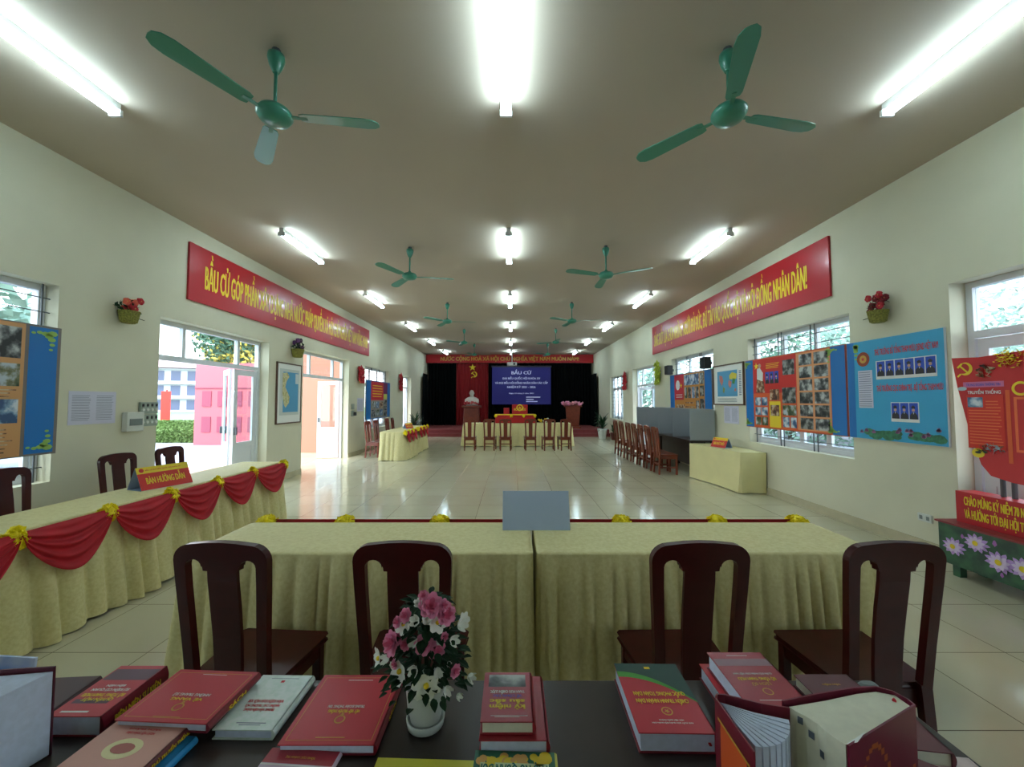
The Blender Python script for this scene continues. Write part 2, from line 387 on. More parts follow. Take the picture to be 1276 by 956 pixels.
MB().box(-.28, .28, -.03, .03, .5, 2.4, PRED).build('pennant', rp); MB().tube((0, .05, 0), (0, .05, 2.5), .04, m=PRED).build('pole', rp)
def foliage(mb, c, r, n, m, leaf=.16, sz=(1, 1, 1)):
    for _ in range(n):
        d = Vector((random.gauss(0, 1), random.gauss(0, 1), random.gauss(0, 1))).normalized()*(random.random()**.4)*r
        p = Vector(c)+Vector((d.x*sz[0], d.y*sz[1], d.z*sz[2]))
        a = Vector((random.gauss(0, 1), random.gauss(0, 1), random.gauss(0, 1))).normalized(); b = a.orthogonal().normalized(); s = leaf*random.uniform(.6, 1.2)
        mb.add([p-a*s, p-b*s*.45, p+a*s, p+b*s*.45], [(0, 1, 2, 3)], m)
HEDGE = mat('hedge_leaf', (100, 130, 62), .7, noise=.3, nscale=5)
def hedge(label, x0, x1, y, h):
    mb = MB().box(x0, x1, y, y+.8, -.12, h-.1, HEDGE); 
    for _ in range(2600):
        p = Vector((random.uniform(x0, x1), random.uniform(y-.05, y+.85), random.uniform(-.1, h)));
        if random.random() < .5: p.y = y-.04
        else: p.z = h-.06
        a = Vector((random.gauss(0, 1), random.gauss(0, 1), random.gauss(0, 1))).normalized(); b = a.orthogonal().normalized(); s = .07
        mb.add([p-a*s, p-b*s*.5, p+a*s, p+b*s*.5], [(0, 1, 2, 3)], HEDGE)
    return tag(mb.build('hedge'), label, 'hedge')
hedge('clipped green hedge nearest to the left doorway outside', -17.4, -12.9, 16.6, .42)
hedge('clipped green hedge row farther back on the lawn outside', -24, -16, 20.5, .62)
TL1 = mat('tree_leaf_blue_green', (86, 122, 96), .7, noise=.4, nscale=1.5); TL2 = mat('tree_leaf_yellow', (214, 188, 80), .7); TL3 = mat('tree_leaf_light', (140, 168, 150), .7, noise=.4, nscale=1.5)
BARK = mat('bark', (96, 84, 72), .9, noise=.3, nscale=8)
def tree(label, x, y, h, r, m, n=2600, m2=None, leaf=.2, blobs=7):
    t = thing('tree', label, 'tree', (x, y, -.3)); tb = MB().tube((0, 0, 0), (0, 0, h*.75), .16, .08, m=BARK)
    fb = MB()
    for i in range(blobs):
        a = 2*PI*i/blobs; c = (r*.55*math.cos(a), r*.55*math.sin(a), h-r*.4+random.uniform(-.35, .35)*r) if i else (0, 0, h)
        tb.tube((0, 0, h*.5), c, .06, .03, n=6, m=BARK); foliage(fb, c, r*.6, n//blobs, m, leaf)
        if m2: foliage(fb, (c[0], c[1], c[2]-r*.5), r*.5, n//blobs//5, m2, leaf)
    fb.build('foliage', t); tb.build('trunk', t); return t
tree('leafy tree seen through the transom of the nearest left doorway', -14.4, 21.5, 6.4, 2.2, TL1, 7000, TL2, .15)
tree('green tree outside the window behind the framed photo collage on the right', 10.5, 11.5, 3.4, 2.8, TL3, 9000, None, .11)
tree('tree outside the tall glazed door nearest on the right', 10.2, 5.4, 3.8, 2.6, TL3, 12000, None, .07)
tree('tree outside the second right window', 12.5, 18, 3.6, 3.0, TL1, 3400, None, .2)
tree('tree outside the farthest right window beside the stage', 10.5, 26, 3.4, 3.2, TL3, 3000, None, .2)
tree('tree outside the nearest left window', -12, 8.2, 3.6, 2.8, TL3, 3000, None, .2)
PBW = mat('neighbour_plaster', (226, 214, 214), .8)
nb = thing('neighbour_building', 'pale pinkish building outside beyond the right windows', 'building', (16, 5, -.3))
MB().box(0, 5, -6, 28, 0, 7, PBW).build('facade', nb)
for i in range(8): MB().box(-.05, 0, -4.5+i*4, -3+i*4, 1.4, 3.2, SCHW).build('window', nb)

# ------------------------------------------------------------------ stage wall: curtains, banner, screen
def curtain(name, label, x0, x1, y, z0, z1, m, cat='curtain', per=.16, amp=.05):
    n = int((x1-x0)/per*8)
    f = lambda u, v: (x0+(x1-x0)*u, y+amp*math.sin(2*PI*(x1-x0)*u/per+.7*math.sin(5*u*PI))*(.6+.4*v), z1+(z0-z1)*v)
    return tag(MB().grid(f, n, 6, m).build(name, smooth=True), label, cat)
ZS = .312
curtain('stage_curtain', 'black stage curtain left of the red curtain', XL+.1, -3.02, 21.6, ZS, 3.64, BLACK)
curtain('stage_curtain', 'red stage curtain behind the white bust', -3.0, -1.28, 21.6, ZS, 3.64, CURR)
curtain('stage_curtain', 'wide black stage curtain behind the blue screen and lectern', -1.26, XR-.1, 21.6, ZS, 3.64, BLACK)
def wing(label, x, y):
    f = lambda u, v: (x+.1*math.sin(u*6*PI)*(.5+.5*v), y+u*1.1, 3.0+(ZS-3.0)*v)
    tag(MB().grid(f, 60, 5, BLACK).build('wing_curtain', smooth=True), label, 'curtain')
wing('black side wing curtain at the left end of the stage', XL+.14, 20.2); wing('black side wing curtain at the right end of the stage', XR-.14, 20.2)
b = MB().box(XL+.02, XR-.02, 21.42, 21.45, 3.64, ZC-.01, mat('valance_red', (176, 20, 28), .6)); bo = b.build('slogan_banner')
tag(bo, 'long red banner with gold letters across the top of the stage', 'banner')
MB().text('NƯỚC CỘNG HOÀ XÃ HỘI CHỦ NGHĨA VIỆT NAM MUÔN NĂM!', (-.12, 21.41, 3.76), (1, 0, 0), (0, 0, 1), .2, INK_G, 7.4, bold=.03).build('lettering', bo)
s_ = thing('projection_screen', 'blue screen with white writing hanging at the centre of the stage', 'screen', (.5, 21.3, 1.42))
SCRB = mat('screen_blue', (22, 20, 100), .5, emit=.1)
for x_ in (-1.3, 1.3): MB().tube((x_, 0, 2.06), (x_, 0, ZC-1.42-.002), .006, n=6, m=INK_D).build('hanging_cord', s_)
MB().box(-1.56, 1.56, -.01, .01, 0, 1.98, SCRB).box(-1.6, 1.6, -.03, .03, 1.98, 2.06, INK_D).build('screen_sheet', s_)
l_ = MB(); LW = mat('screen_white', (196, 200, 232), .6, emit=.1)
for t, z, c_, wd in (('BẦU CỬ', 1.6, .16, 1.05), ('ĐẠI BIỂU QUỐC HỘI KHÓA XV', 1.33, .1, 2.0), ('VÀ ĐẠI BIỂU HỘI ĐỒNG NHÂN DÂN CÁC CẤP', 1.09, .1, 2.8), ('NHIỆM KỲ 2021 - 2026', .87, .1, 1.5), ('Ngày 23 tháng 5 năm 2021', .56, .06, 1.3)):
    l_.text(t, (0, -.013, z), (1, 0, 0), (0, 0, 1), c_, LW, wd)
for z, wd in ((.36, .75), (.24, .4), (.13, .6)): l_.box(.25, .25+wd, -.0135, -.012, z, z+.05, LW)
l_.build('lettering', s_)
pj = thing('projector', 'small white projector hung from the ceiling before the stage', 'projector', (0, 18.2, 3.2))
MB().box(-.22, .22, -.16, .16, 0, .15, mat('offwhite_plastic', (205, 205, 200), .4)).build('body', pj, bevel=.02)
MB().tube((0, 0, .15), (0, 0, ZC-3.2-.002), .02, m=ALU).build('ceiling_pole', pj)
MB().tube((.1, -.2, .07), (.1, -.16, .07), .05, m=INK_D).build('lens', pj)
em = MB(); em.poly(star_pts(.2), (0, 0, .35), (1, 0, 0), (0, 0, 1), INK_Y); sickle(em, (.08, 0, -.02), (1, 0, 0), (0, 0, 1), .22, INK_Y)
tag(em.build('wall_emblem', loc=(-2.12, 21.5, 3.05), solid=.02), 'yellow star with crossed hammer and sickle on the red curtain', 'emblem')
# bust on pedestal
p = thing('pedestal', 'dark red wooden pedestal under the white bust', 'pedestal', (-2.02, 20.2, ZS))
MB().hexa([(-.42, -.3, 0), (.42, -.3, 0), (.42, .3, 0), (-.42, .3, 0)], [(-.36, -.26, .95), (.36, -.26, .95), (.36, .26, .95), (-.36, .26, .95)], WOODL).build('column', p, bevel=.02)
MB().box(-.46, .46, -.32, .32, .95, 1.06, WOODL).build('top_slab', p, bevel=.02)
bu = MB(); WP = mat('white_plaster', (206, 196, 186), .6)
bu.lathe([(.30, 0), (.33, .08), (.36, .2), (.34, .32), (.22, .40), (.1, .44), (.085, .5)], (0, 0, 0), WP, 24, (1, .6))
bu.ball((0, -.02, .62), .14, WP, 16, 12, sc_=(.82, .95, 1.15)); bu.tube((0, -.15, .6), (0, -.13, .66), .02, .01, m=WP)
bu.ball((0, -.12, .5), .05, WP, 8, 6, sc_=(1, .6, 1.3))
bu.ball((-.115, 0, .62), .03, WP, 6, 5, sc_=(.5, 1, 1)); bu.ball((.115, 0, .62), .03, WP, 6, 5, sc_=(.5, 1, 1))
tag(bu.build('bust', loc=(-2.02, 20.2, ZS+1.062), smooth=True), 'white bust of a man standing on the pedestal before the red curtain', 'bust')
def bunch(mb, c, r, n, cols, size=.05, flat=1):
    for _ in range(n):
        d = Vector((random.uniform(-1, 1), random.uniform(-1, 1), random.uniform(-.5, 1)*flat))
        q = Vector(c)+Vector((d.x*r[0], d.y*r[1], d.z*r[2])); mb.ball(q, size*random.uniform(.7, 1.2), random.choice(cols), 6, 4, .25)
PETP = mat('pink_petal', (238, 150, 186), .6); PETW = mat('white_petal', (238, 240, 232), .6); PETR = mat('red_petal', (178, 30, 44), .6); PETO = mat('coral_petal', (216, 96, 72), .6); PETV = mat('violet_petal', (96, 50, 110), .6)
fl = MB(); bunch(fl, (0, 0, .04), (.32, .18, .08), 26, [PETR, mat('bust_flower', (190, 90, 90), .6)], .05)
tag(fl.build('flower_garland', loc=(-2.02, 19.86, ZS+1.14)), 'red flowers laid at the foot of the white bust', 'flowers')
lc = thing('lectern', 'tall reddish wooden lectern on the right of the stage', 'lectern', (2.9, 19.2, ZS), -.1)
MB().hexa([(-.28, -.22, .08), (.28, -.22, .08), (.28, .22, .08), (-.28, .22, .08)], [(-.34, -.25, 1.0), (.34, -.25, 1.0), (.34, .25, 1.12), (-.34, .25, 1.12)], WOODL).build('body', lc, bevel=.01)
MB().box(-.36, .36, -.28, .28, 0, .08, WOODL).build('foot', lc)
MB().hexa([(-.42, -.3, 1.0), (.42, -.3, 1.0), (.42, .3, 1.13), (-.42, .3, 1.13)], [(-.42, -.3, 1.04), (.42, -.3, 1.04), (.42, .3, 1.17), (-.42, .3, 1.17)], WOODL).build('slanted_top', lc)
fl = MB(); bunch(fl, (0, 0, .05), (.5, .16, .07), 40, [PETP, mat('dusty_pink', (214, 140, 150), .6)], .06)
tag(fl.build('flower_arrangement', loc=(2.85, 18.98, ZS+1.11)), 'pink flower arrangement lying on the lectern', 'flowers')

# ------------------------------------------------------------------ lights and fans
TUBE = bpy.data.materials.new('fluorescent_tube'); TUBE.use_nodes = True
bb = TUBE.node_tree.nodes['Principled BSDF']; bb.inputs['Emission Color'].default_value = (.66, .90, 1, 1); bb.inputs['Emission Strength'].default_value = TUBE_STRENGTH
LAMPW = mat('lamp_housing', (222, 226, 226), .4)
def make_light(label, loc):
    t = thing('fluorescent_light', label, 'ceiling light', loc, 0, 'fluorescent ceiling lights')
    MB().box(-.03, .03, 0, 1.24, -.06, -.001, LAMPW).build('housing', t)
    MB().box(-.05, .05, 0, .025, -.115, -.06, LAMPW).box(-.05, .05, 1.215, 1.24, -.115, -.06, LAMPW).build('end_holder', t)
    for s in (-1, 1): MB().tube((s*.026, .026, -.09), (s*.026, 1.214, -.09), .015, n=10, m=TUBE).build('tube', t)
    return t
LY = [2.06, 5.72, 9.05, 12.55, 15.95, 19.4]; L0 = None
rown = ['nearest', 'second', 'third', 'fourth', 'fifth', 'farthest']
for xi, (X, cn) in enumerate(((-3.35, 'left column'), (-.05, 'central column'), (3.17, 'right column'))):
    for i, Y in enumerate(LY):
        lab = f'twin tube fluorescent light, {rown[i]} of the six in the {cn} on the ceiling'
        if L0 is None: L0 = make_light(lab, (X, Y, ZC))
        else: dup(L0, (X, Y, ZC), 0, lab)
def make_fan(label, loc, rot):
    t = thing('ceiling_fan', label, 'ceiling fan', loc, 0, 'green ceiling fans')
    MB().tube((0, 0, -.03), (0, 0, -.001), .03, n=10, m=IRON).build('ceiling_hook', t)
    MB().lathe([(.03, -.03), (.055, -.04), (.058, -.07), (.045, -.12), (.022, -.17)], (0, 0, 0), GREEN).build('canopy', t, smooth=True)
    MB().tube((0, 0, -.16), (0, 0, -.42), .012, n=10, m=GREEN).build('down_rod', t, smooth=True)
    MB().lathe([(.02, -.40), (.04, -.43), (.10, -.445), (.118, -.47), (.118, -.49), (.095, -.525), (.05, -.54), (.01, -.545)], (0, 0, 0), GREEN, 32).build('motor', t, smooth=True)
    out_ = [(.17, -.04), (.2, -.052), (.45, -.062), (.62, -.068), (.68, -.058), (.715, -.03), (.72, 0), (.715, .03), (.68, .058), (.62, .068), (.45, .062), (.2, .052), (.17, .04)]
    for k in range(3):
        bl = MB().prism(out_, 'z', -.003, .003, GREEN)
        bl.v = [(x, y, z-.487+y*.16+.4*y*y) for x, y, z in bl.v]
        bo_ = bl.build('blade', t, rot=(0, 0, rot[k]))
        MB().box(.10, .22, -.014, .014, -.493, -.485, GREEN).build('blade_bracket', bo_)
    return t
R = math.radians
FN = [(-1.69, 2.77, (8, 128, -117), 'left column, nearest to the viewer'), (1.54, 2.76, (12, 132, -110), 'right column, nearest to the viewer'),
      (-1.67, 6.46, (12, 127, -117), 'left column, second from the viewer'), (1.52, 6.4, (-30, 89, -160), 'right column, second from the viewer'),
      (-1.65, 10.15, (6, 118, -132), 'left column, third from the viewer'), (1.52, 10.1, (-12, 100, -145), 'right column, third from the viewer'),
      (-1.66, 13.85, (-5, 110, -140), 'left column, fourth from the viewer'), (1.51, 13.75, (30, 152, -88), 'right column, fourth from the viewer'),
      (-1.64, 17.4, (10, 130, -110), 'left column, farthest one near the stage'), (1.55, 17.3, (-20, 100, -140), 'right column, farthest one near the stage')]
for x, y, a, lab in FN: make_fan('three bladed green ceiling fan, '+lab, (x, y, ZC), [R(k) for k in a])

# ------------------------------------------------------------------ wall banners, posters, maps, papers
def wp(side, off=.02): # plane frame of a side wall: origin x, u direction (reading), v up
    return ((XL+off, (0, 1, 0)) if side < 0 else (XR-off, (0, -1, 0)))
def board(name, label, cat, side, y0, y1, z0, z1, m, th=.025, frame=None, fw=.02):
    x = XL if side < 0 else XR; s = -side; e = .002
    mb = MB().box(min(x+s*e, x+s*(e+th)), max(x+s*e, x+s*(e+th)), y0, y1, z0, z1, m)
    o = tag(mb.build(name), label, cat)
    if frame:
        f = MB(); xx = x+s*(e+th/2+.004); framebox(f, y0-fw, y1+fw, z0-fw, z1+fw, xx, fw, th+.012, frame); f.build('frame', o)
    return o
class Print:
    "flat print on a side wall board: y, z in metres; layers rise towards the room"
    def __init__(s, side, th=.025): s.s = side; s.mb = MB(); s.x0 = (XL if side < 0 else XR); s.th = th+.002; s.u = (0, 1, 0) if side < 0 else (0, -1, 0)
    def x(s, k): return s.x0-s.s*(s.th+.0015*k)
    def rect(s, y0, y1, z0, z1, m, k=1): x = s.x(k); s.mb.add([(x, y0, z0), (x, y1, z0), (x, y1, z1), (x, y0, z1)], [(0, 1, 2, 3) if s.s < 0 else (3, 2, 1, 0)], m); return s
    def poly(s, pts, y, z, m, k=1): s.mb.poly(pts, (s.x(k), y, z), s.u, (0, 0, 1), m); return s
    def text(s, t, y, z, cap, m, width=None, k=2, align='c', bold=.03, res=2): s.mb.text(t, (s.x(k), y, z), s.u, (0, 0, 1), cap, m, width, align, bold, res); return s
    def lines(s, y0, y1, z0, z1, n, m, k=2):
        for i in range(n):
            z = z1-(z1-z0)*(i+.5)/n; h = (z1-z0)/n*.3; q = random.uniform(0, .12)*(y1-y0)
            a, b = (y0, y1-q) if s.s < 0 else (y0+q, y1)
            s.rect(a, b, z-h/2, z+h/2, m, k)
        return s
    def portrait(s, y0, y1, z0, z1, k=2):
        s.rect(y0, y1, z0, z1, mat('portrait_blue', (40, 80, 190), .5), k); c = (y0+y1)/2; w_ = (y1-y0); h = z1-z0
        s.poly([(-.46*w_, 0), (.46*w_, 0), (.42*w_, .26*h), (.14*w_, .42*h), (-.14*w_, .42*h), (-.42*w_, .26*h)], c, z0, INK_D, k+1)
        s.poly(circ(.17*w_, 14), c, z0+.56*h, SKIN, k+2); s.poly([(-.2*w_, 0), (.2*w_, 0), (.24*w_, .1*h), (0, .2*h), (-.24*w_, .1*h)], c, z0+.66*h, INK_D, k+3)
        s.poly([(-.06*w_, .42*h), (.06*w_, .42*h), (0, .3*h)], c, z0, INK_W, k+2)
    def build(s, parent, name='print'): return s.mb.build(name, parent)
# long slogans
b = board('slogan_banner', 'long red banner with yellow capitals high on the left wall', 'banner', -1, 5.63, 12.83, 3.03, 3.86, BREDS, .03)
Print(-1, .03).text('BẦU CỬ GÓP PHẦN XÂY DỰNG NHÀ NƯỚC PHÁP QUYỀN XÃ HỘI CHỦ NGHĨA VIỆT NAM VỮNG MẠNH', 9.3, 3.26, .34, INK_Y, 6.75, k=1, bold=.04).build(b, 'lettering')
b = board('slogan_banner', 'long red banner with yellow capitals high on the right wall', 'banner', 1, 5.43, 12.37, 3.02, 3.86, BREDS, .03)
Print(1, .03).text('SÁNG SUỐT LỰA CHỌN NHỮNG NGƯỜI ĐỦ ĐỨC, ĐỦ TÀI VÀO QUỐC HỘI VÀ HỘI ĐỒNG NHÂN DÂN!', 9.02, 3.25, .34, INK_Y, 6.35, k=1, bold=.04).build(b, 'lettering')
ORN = mat('poster_corner_scroll', (150, 190, 90), .5)
def scroll(P_, y, z, sy, sz, k=3):
    for (a, b_, r) in ((0, 0, .035), (.06, .008, .028), (.11, .0, .02), (.005, .06, .028), (.0, .11, .02), (.16, .01, .015), (.01, .16, .015), (.03, .03, .03)):
        P_.poly([(p*1.3, q*.8) for p, q in circ(r, 7)], y+sy*a, z+sz*b_, ORN, k)
def frame_blue(P_, y0, y1, z0, z1, inner, strip):
    P_.rect(y0+.015, y1-.015, z0+.015, z1-.015, BLUE, 1)
# left near photo board
b = board('photo_board', 'blue bordered photo display board across the nearest left window', 'display board', -1, 2.2, 4.06, 1.06, 2.32, mat('board_edge', (120, 110, 104), .5), .03)
q = Print(-1, .03); q.rect(2.21, 3.76, 1.07, 2.31, TAN).rect(3.79, 4.03, 1.08, 2.30, BLUE)
for (z0, z1, k) in ((1.98, 2.27, 0), (1.72, 1.93, 1), (1.38, 1.6, 2)):
    for (a, c_) in ((3.05, 3.73), (2.3, 2.98)): q.rect(a, c_, z0, z1, PH[k], 2)
q.lines(3.05, 3.72, 1.1, 1.34, 7, PH[3]).lines(3.05, 3.72, 1.61, 1.70, 3, PH[3])
scroll(q, 3.98, 2.25, -1, -1); scroll(q, 3.98, 1.13, -1, 1); q.build(b)
# left far photo board
b = board('photo_board', 'red and blue photo display board across the far left window', 'display board', -1, 12.62, 15.1, 1.0, 2.27, mat('board_edge', (120, 110, 104), .5), .03)
q = Print(-1, .03); q.rect(12.63, 15.09, 1.01, 2.26, BLUE).rect(13.05, 14.75, 1.03, 2.24, mat('board_grey_print', (150, 140, 130), .5), 2).rect(13.05, 14.3, 1.62, 2.24, mat('board_crimson', (196, 30, 50), .5), 3).rect(14.3, 14.75, 1.85, 2.24, mat('board_violet', (120, 40, 90), .5), 3)
for i in range(3):
    for j in range(2): q.rect(13.12+i*.4, 13.46+i*.4, 1.08+j*.27, 1.3+j*.27, PH[(i+j) % 5], 4)
for i in range(3): q.rect(14.35, 14.7, 1.06+i*.2, 1.22+i*.2, PH[4], 4)
q.rect(14.35, 14.72, 1.66, 1.84, mat('board_lime', (196, 206, 90), .5), 4).lines(13.2, 14.2, 1.7, 2.15, 5, INK_Y, 4); q.build(b)
# right far photo board
b = board('photo_board', 'orange photo display board with blue borders below the two black speakers', 'display board', 1, 8.72, 11.02, 1.02, 2.29, mat('board_edge', (120, 110, 104), .5), .03)
q = Print(1, .03); q.rect(8.73, 11.01, 1.03, 2.28, BLUE).rect(9.05, 10.72, 1.05, 2.27, mat('board_ochre', (196, 130, 50), .5), 2).rect(10.15, 10.72, 1.62, 2.27, mat('board_crimson', (196, 30, 50), .5), 3)
q.poly(circ(.13, 14), 10.5, 2.0, INK_W, 4).poly(star_pts(.07), 10.3, 1.98, INK_Y, 4).lines(10.22, 10.62, 1.66, 1.78, 2, INK_W, 4)
q.rect(9.32, 10.12, 1.98, 2.24, PH[2], 3).rect(9.08, 9.28, 1.98, 2.24, PH[0], 3).rect(9.08, 9.28, 1.7, 1.94, PH[4], 3).rect(9.08, 9.28, 1.38, 1.64, PH[4], 3)
for i in range(4): q.rect(9.34+i*.2, 9.5+i*.2, 1.66, 1.93, PH[(i*2) % 5], 3)
q.rect(9.32, 9.48, 1.08, 1.6, PH[0], 3).lines(9.55, 10.05, 1.08, 1.6, 5, PH[3], 3).rect(10.1, 10.6, 1.08, 1.5, PH[3], 3); q.build(b)
# right photo collage
b = board('photo_board', 'large orange photo collage board with blue ends over the middle right window', 'display board', 1, 5.22, 7.46, 1.12, 2.33, mat('board_edge_red', (170, 80, 60), .5), .03)
q = Print(1, .03); q.rect(7.22, 7.45, 1.13, 2.32, BLUE).rect(5.22, 5.46, 1.13, 2.32, BLUE).rect(5.46, 7.22, 1.13, 2.32, ORANGE).rect(5.465, 6.12, 1.15, 2.31, mat('board_pale_orange', (226, 150, 100), .5), 2).rect(6.13, 7.22, 1.72, 2.31, PRED, 2)
scroll(q, 5.5, 2.28, -.9, -1); scroll(q, 5.5, 1.17, -.9, 1); scroll(q, 7.42, 2.27, -.8, -.5); scroll(q, 7.42, 1.18, -.8, .5)
for j in range(6):
    for i, (a, c_) in enumerate(((5.5, 5.76), (5.8, 6.06))):
        z = 1.17+j*.19; q.rect(a, c_, z, z+.165, PH[0 if j > 2 else (j+i) % 2*4], 3)
q.poly(star_pts(.07), 7.12, 2.2, INK_Y, 3).poly([(-.06, -.3), (.09, -.3), (.12, 0), (.03, .1), (-.05, .08)], 7.05, 2.07, INK_W, 3).poly(circ(.04, 10), 7.02, 2.2, SKIN, 4).poly([(-.1, -.14), (.14, -.14), (.12, .05), (-.08, .1)], 7.03, 1.87, PH[3], 4)
q.lines(6.5, 6.85, 2.13, 2.23, 4, INK_Y, 3)
for i in range(3): q.portrait(6.53+i*.12, 6.63+i*.12, 1.88, 2.08, 3)
q.rect(6.16, 6.43, 2.0, 2.24, PH[4], 3).rect(6.14, 6.45, 1.55, 1.8, PH[4], 4).rect(6.14, 6.45, 1.36, 1.52, PH[1], 3).rect(6.3, 6.45, 1.17, 1.33, PH[2], 3).rect(6.14, 6.27, 1.17, 1.33, PH[2], 3)
q.rect(6.5, 6.78, 1.15, 1.58, INK_Y, 3).rect(6.53, 6.75, 1.34, 1.52, PH[3], 4).rect(6.52, 6.76, 1.6, 1.78, PH[3], 4)
for i in range(2):
    for j in range(3): q.rect(6.83+i*.18, 6.99+i*.18, 1.17+j*.17, 1.31+j*.17, PH[2 if j else 1], 3)
q.build(b)
# light blue leaders poster
b = board('leaders_poster', 'light blue poster with nine small uniformed portraits and red headings', 'poster', 1, 4.02, 5.20, 1.12, 2.33, mat('poster_edge', (190, 200, 205), .5), .02)
q = Print(1, .02); q.rect(4.025, 5.195, 1.125, 2.325, BLUEL).rect(5.09, 5.195, 1.125, 2.325, BLUE, 2)
scroll(q, 5.06, 2.27, -.0, -1); 
q.text('THỦ TRƯỞNG BỘ TỔNG THAM MƯU QĐND VIỆT NAM', 4.44, 2.13, .07, INK_R, .72).text('THỦ TRƯỞNG CỤC CHÍNH TRỊ - BỘ TỔNG THAM MƯU', 4.42, 1.70, .065, INK_R, .74)
q.rect(4.1, 4.79, 1.84, 2.06, INK_W, 2)
for i in range(6): q.portrait(4.11+i*.113, 4.21+i*.113, 1.875, 2.05, 3)
q.rect(4.3, 4.62, 1.35, 1.57, INK_W, 2)
for i in range(3): q.portrait(4.31+i*.103, 4.405+i*.103, 1.385, 1.562, 3)
q.poly(circ(.09, 24), 4.96, 2.1, mat('emblem_brown', (150, 62, 34), .5), 2).poly(circ(.05, 16), 4.96, 2.1, INK_G, 3).poly(star_pts(.03), 4.96, 2.1, INK_R, 4)
q.rect(4.84, 5.04, 1.5, 1.96, PAPERL, 2).lines(4.85, 5.03, 1.51, 1.95, 16, INK_GR, 3)
LOT = mat('lotus_pink', (216, 160, 204), .5); LOTG = mat('lotus_leaf', (60, 134, 96), .5, noise=.5, nscale=20)
for i in range(26): q.poly([(p_*1.5, p2*.8) for p_, p2 in circ(random.uniform(.03, .055), 9)], random.uniform(4.08, 5.05), 1.15+random.uniform(.01, .07)+.0, LOTG, 2+i*.1)
for i in range(11):
    y = random.uniform(4.1, 5.05); z = random.uniform(1.18, 1.27)
    for a in range(-2, 3): q.poly([(0, 0), (.014, .02), (.018*a, .045), (-.014, .02)], y+a*.008, z, LOT, 5+i*.2)
q.build(b)
# maps
MAPF = mat('map_frame_brown', (92, 66, 52), .4)
b = board('wall_map', 'framed tall map with a blue sea beside the nearest left doorway', 'map', -1, 7.86, 8.72, 1.15, 2.34, PAPER, .02, MAPF, .025)
q = Print(-1, .02); q.rect(7.93, 8.66, 1.3, 2.24, mat('map_pale', (200, 206, 200), .6)).rect(8.05, 8.62, 1.36, 2.18, mat('map_sea', (84, 156, 196), .5), 2)
LANDM = photo_mat('map_land', (196, 186, 140), (214, 206, 160), (176, 168, 110), 14)
q.poly([(0, .8), (.16, .82), (.24, .74), (.14, .64), (.1, .52), (.18, .42), (.26, .32), (.24, .2), (.12, .1), (.06, .16), (.02, .3), (0, .4)], 8.03, 1.35, LANDM, 3).poly([(-.06, .2), (.02, .5), (0, .8), (-.06, .8)], 8.05, 1.35, mat('map_grey', (188, 190, 184), .6), 2.5)
q.rect(8.5, 8.62, 1.95, 2.16, mat('map_inset', (206, 212, 212), .6), 3); q.build(b)
b = board('wall_map', 'framed world map hanging on the right wall between two photo boards', 'map', 1, 7.56, 8.64, 1.53, 2.31, PAPER, .02, MAPF, .025)
q = Print(1, .02); q.rect(7.75, 8.5, 1.68, 2.2, mat('map_sea', (84, 156, 196), .5))
for pts, y, z, m in (([(0, 0), (.06, .1), (.02, .2), (-.1, .22), (-.08, .1)], 8.32, 1.9, mat('map_rose', (206, 130, 120), .6)), ([(0, 0), (.04, .1), (-.03, .14), (-.05, .04)], 8.24, 1.74, mat('map_olive', (150, 160, 90), .6)),
        ([(0, 0), (.06, .02), (.08, .12), (-.02, .16), (-.05, .08)], 8.03, 1.85, mat('map_rose', (206, 130, 120), .6)), ([(-.04, 0), (.2, 0), (.22, .1), (.05, .14), (-.05, .08)], 7.98, 2.02, mat('map_yellow', (222, 206, 70), .6)),
        ([(0, 0), (.08, -.02), (.12, .08), (.02, .1)], 7.93, 1.94, mat('map_green', (70, 140, 70), .6)), ([(0, 0), (.07, 0), (.06, .06), (0, .05)], 7.86, 1.78, mat('map_rose', (206, 130, 120), .6))): q.poly(pts, y, z, m, 2)
for i in range(14): q.rect(7.61, 7.69, 1.7+i*.035, 1.72+i*.035, INK_GR, 2)
for j in range(3): q.lines(7.75, 8.5, 1.56, 1.65, 3, INK_GR, 2)
q.build(b)
# papers pinned on the walls
def paper(label, side, y0, y1, z0, z1, cols=1):
    o = board('notice_paper', label, 'paper', side, y0, y1, z0, z1, PAPERL, .003); q = Print(side, .003)
    for c in range(cols):
        a = y0+(y1-y0)*c/cols; b_ = y0+(y1-y0)*(c+1)/cols; q.lines(a+.03, b_-.03, z0+.04, z1-.04, 16, INK_GR, 1)
    q.build(o)
paper('two white notice sheets side by side on the left wall beside the breaker box', -1, 4.18, 4.68, 1.33, 1.69, 2)
paper('small white notice sheet on the left wall beyond the second doorway', -1, 11.98, 12.48, 1.28, 1.68)
paper('white notice sheet pinned below the world map', 1, 7.76, 8.3, 1.14, 1.49, 2)
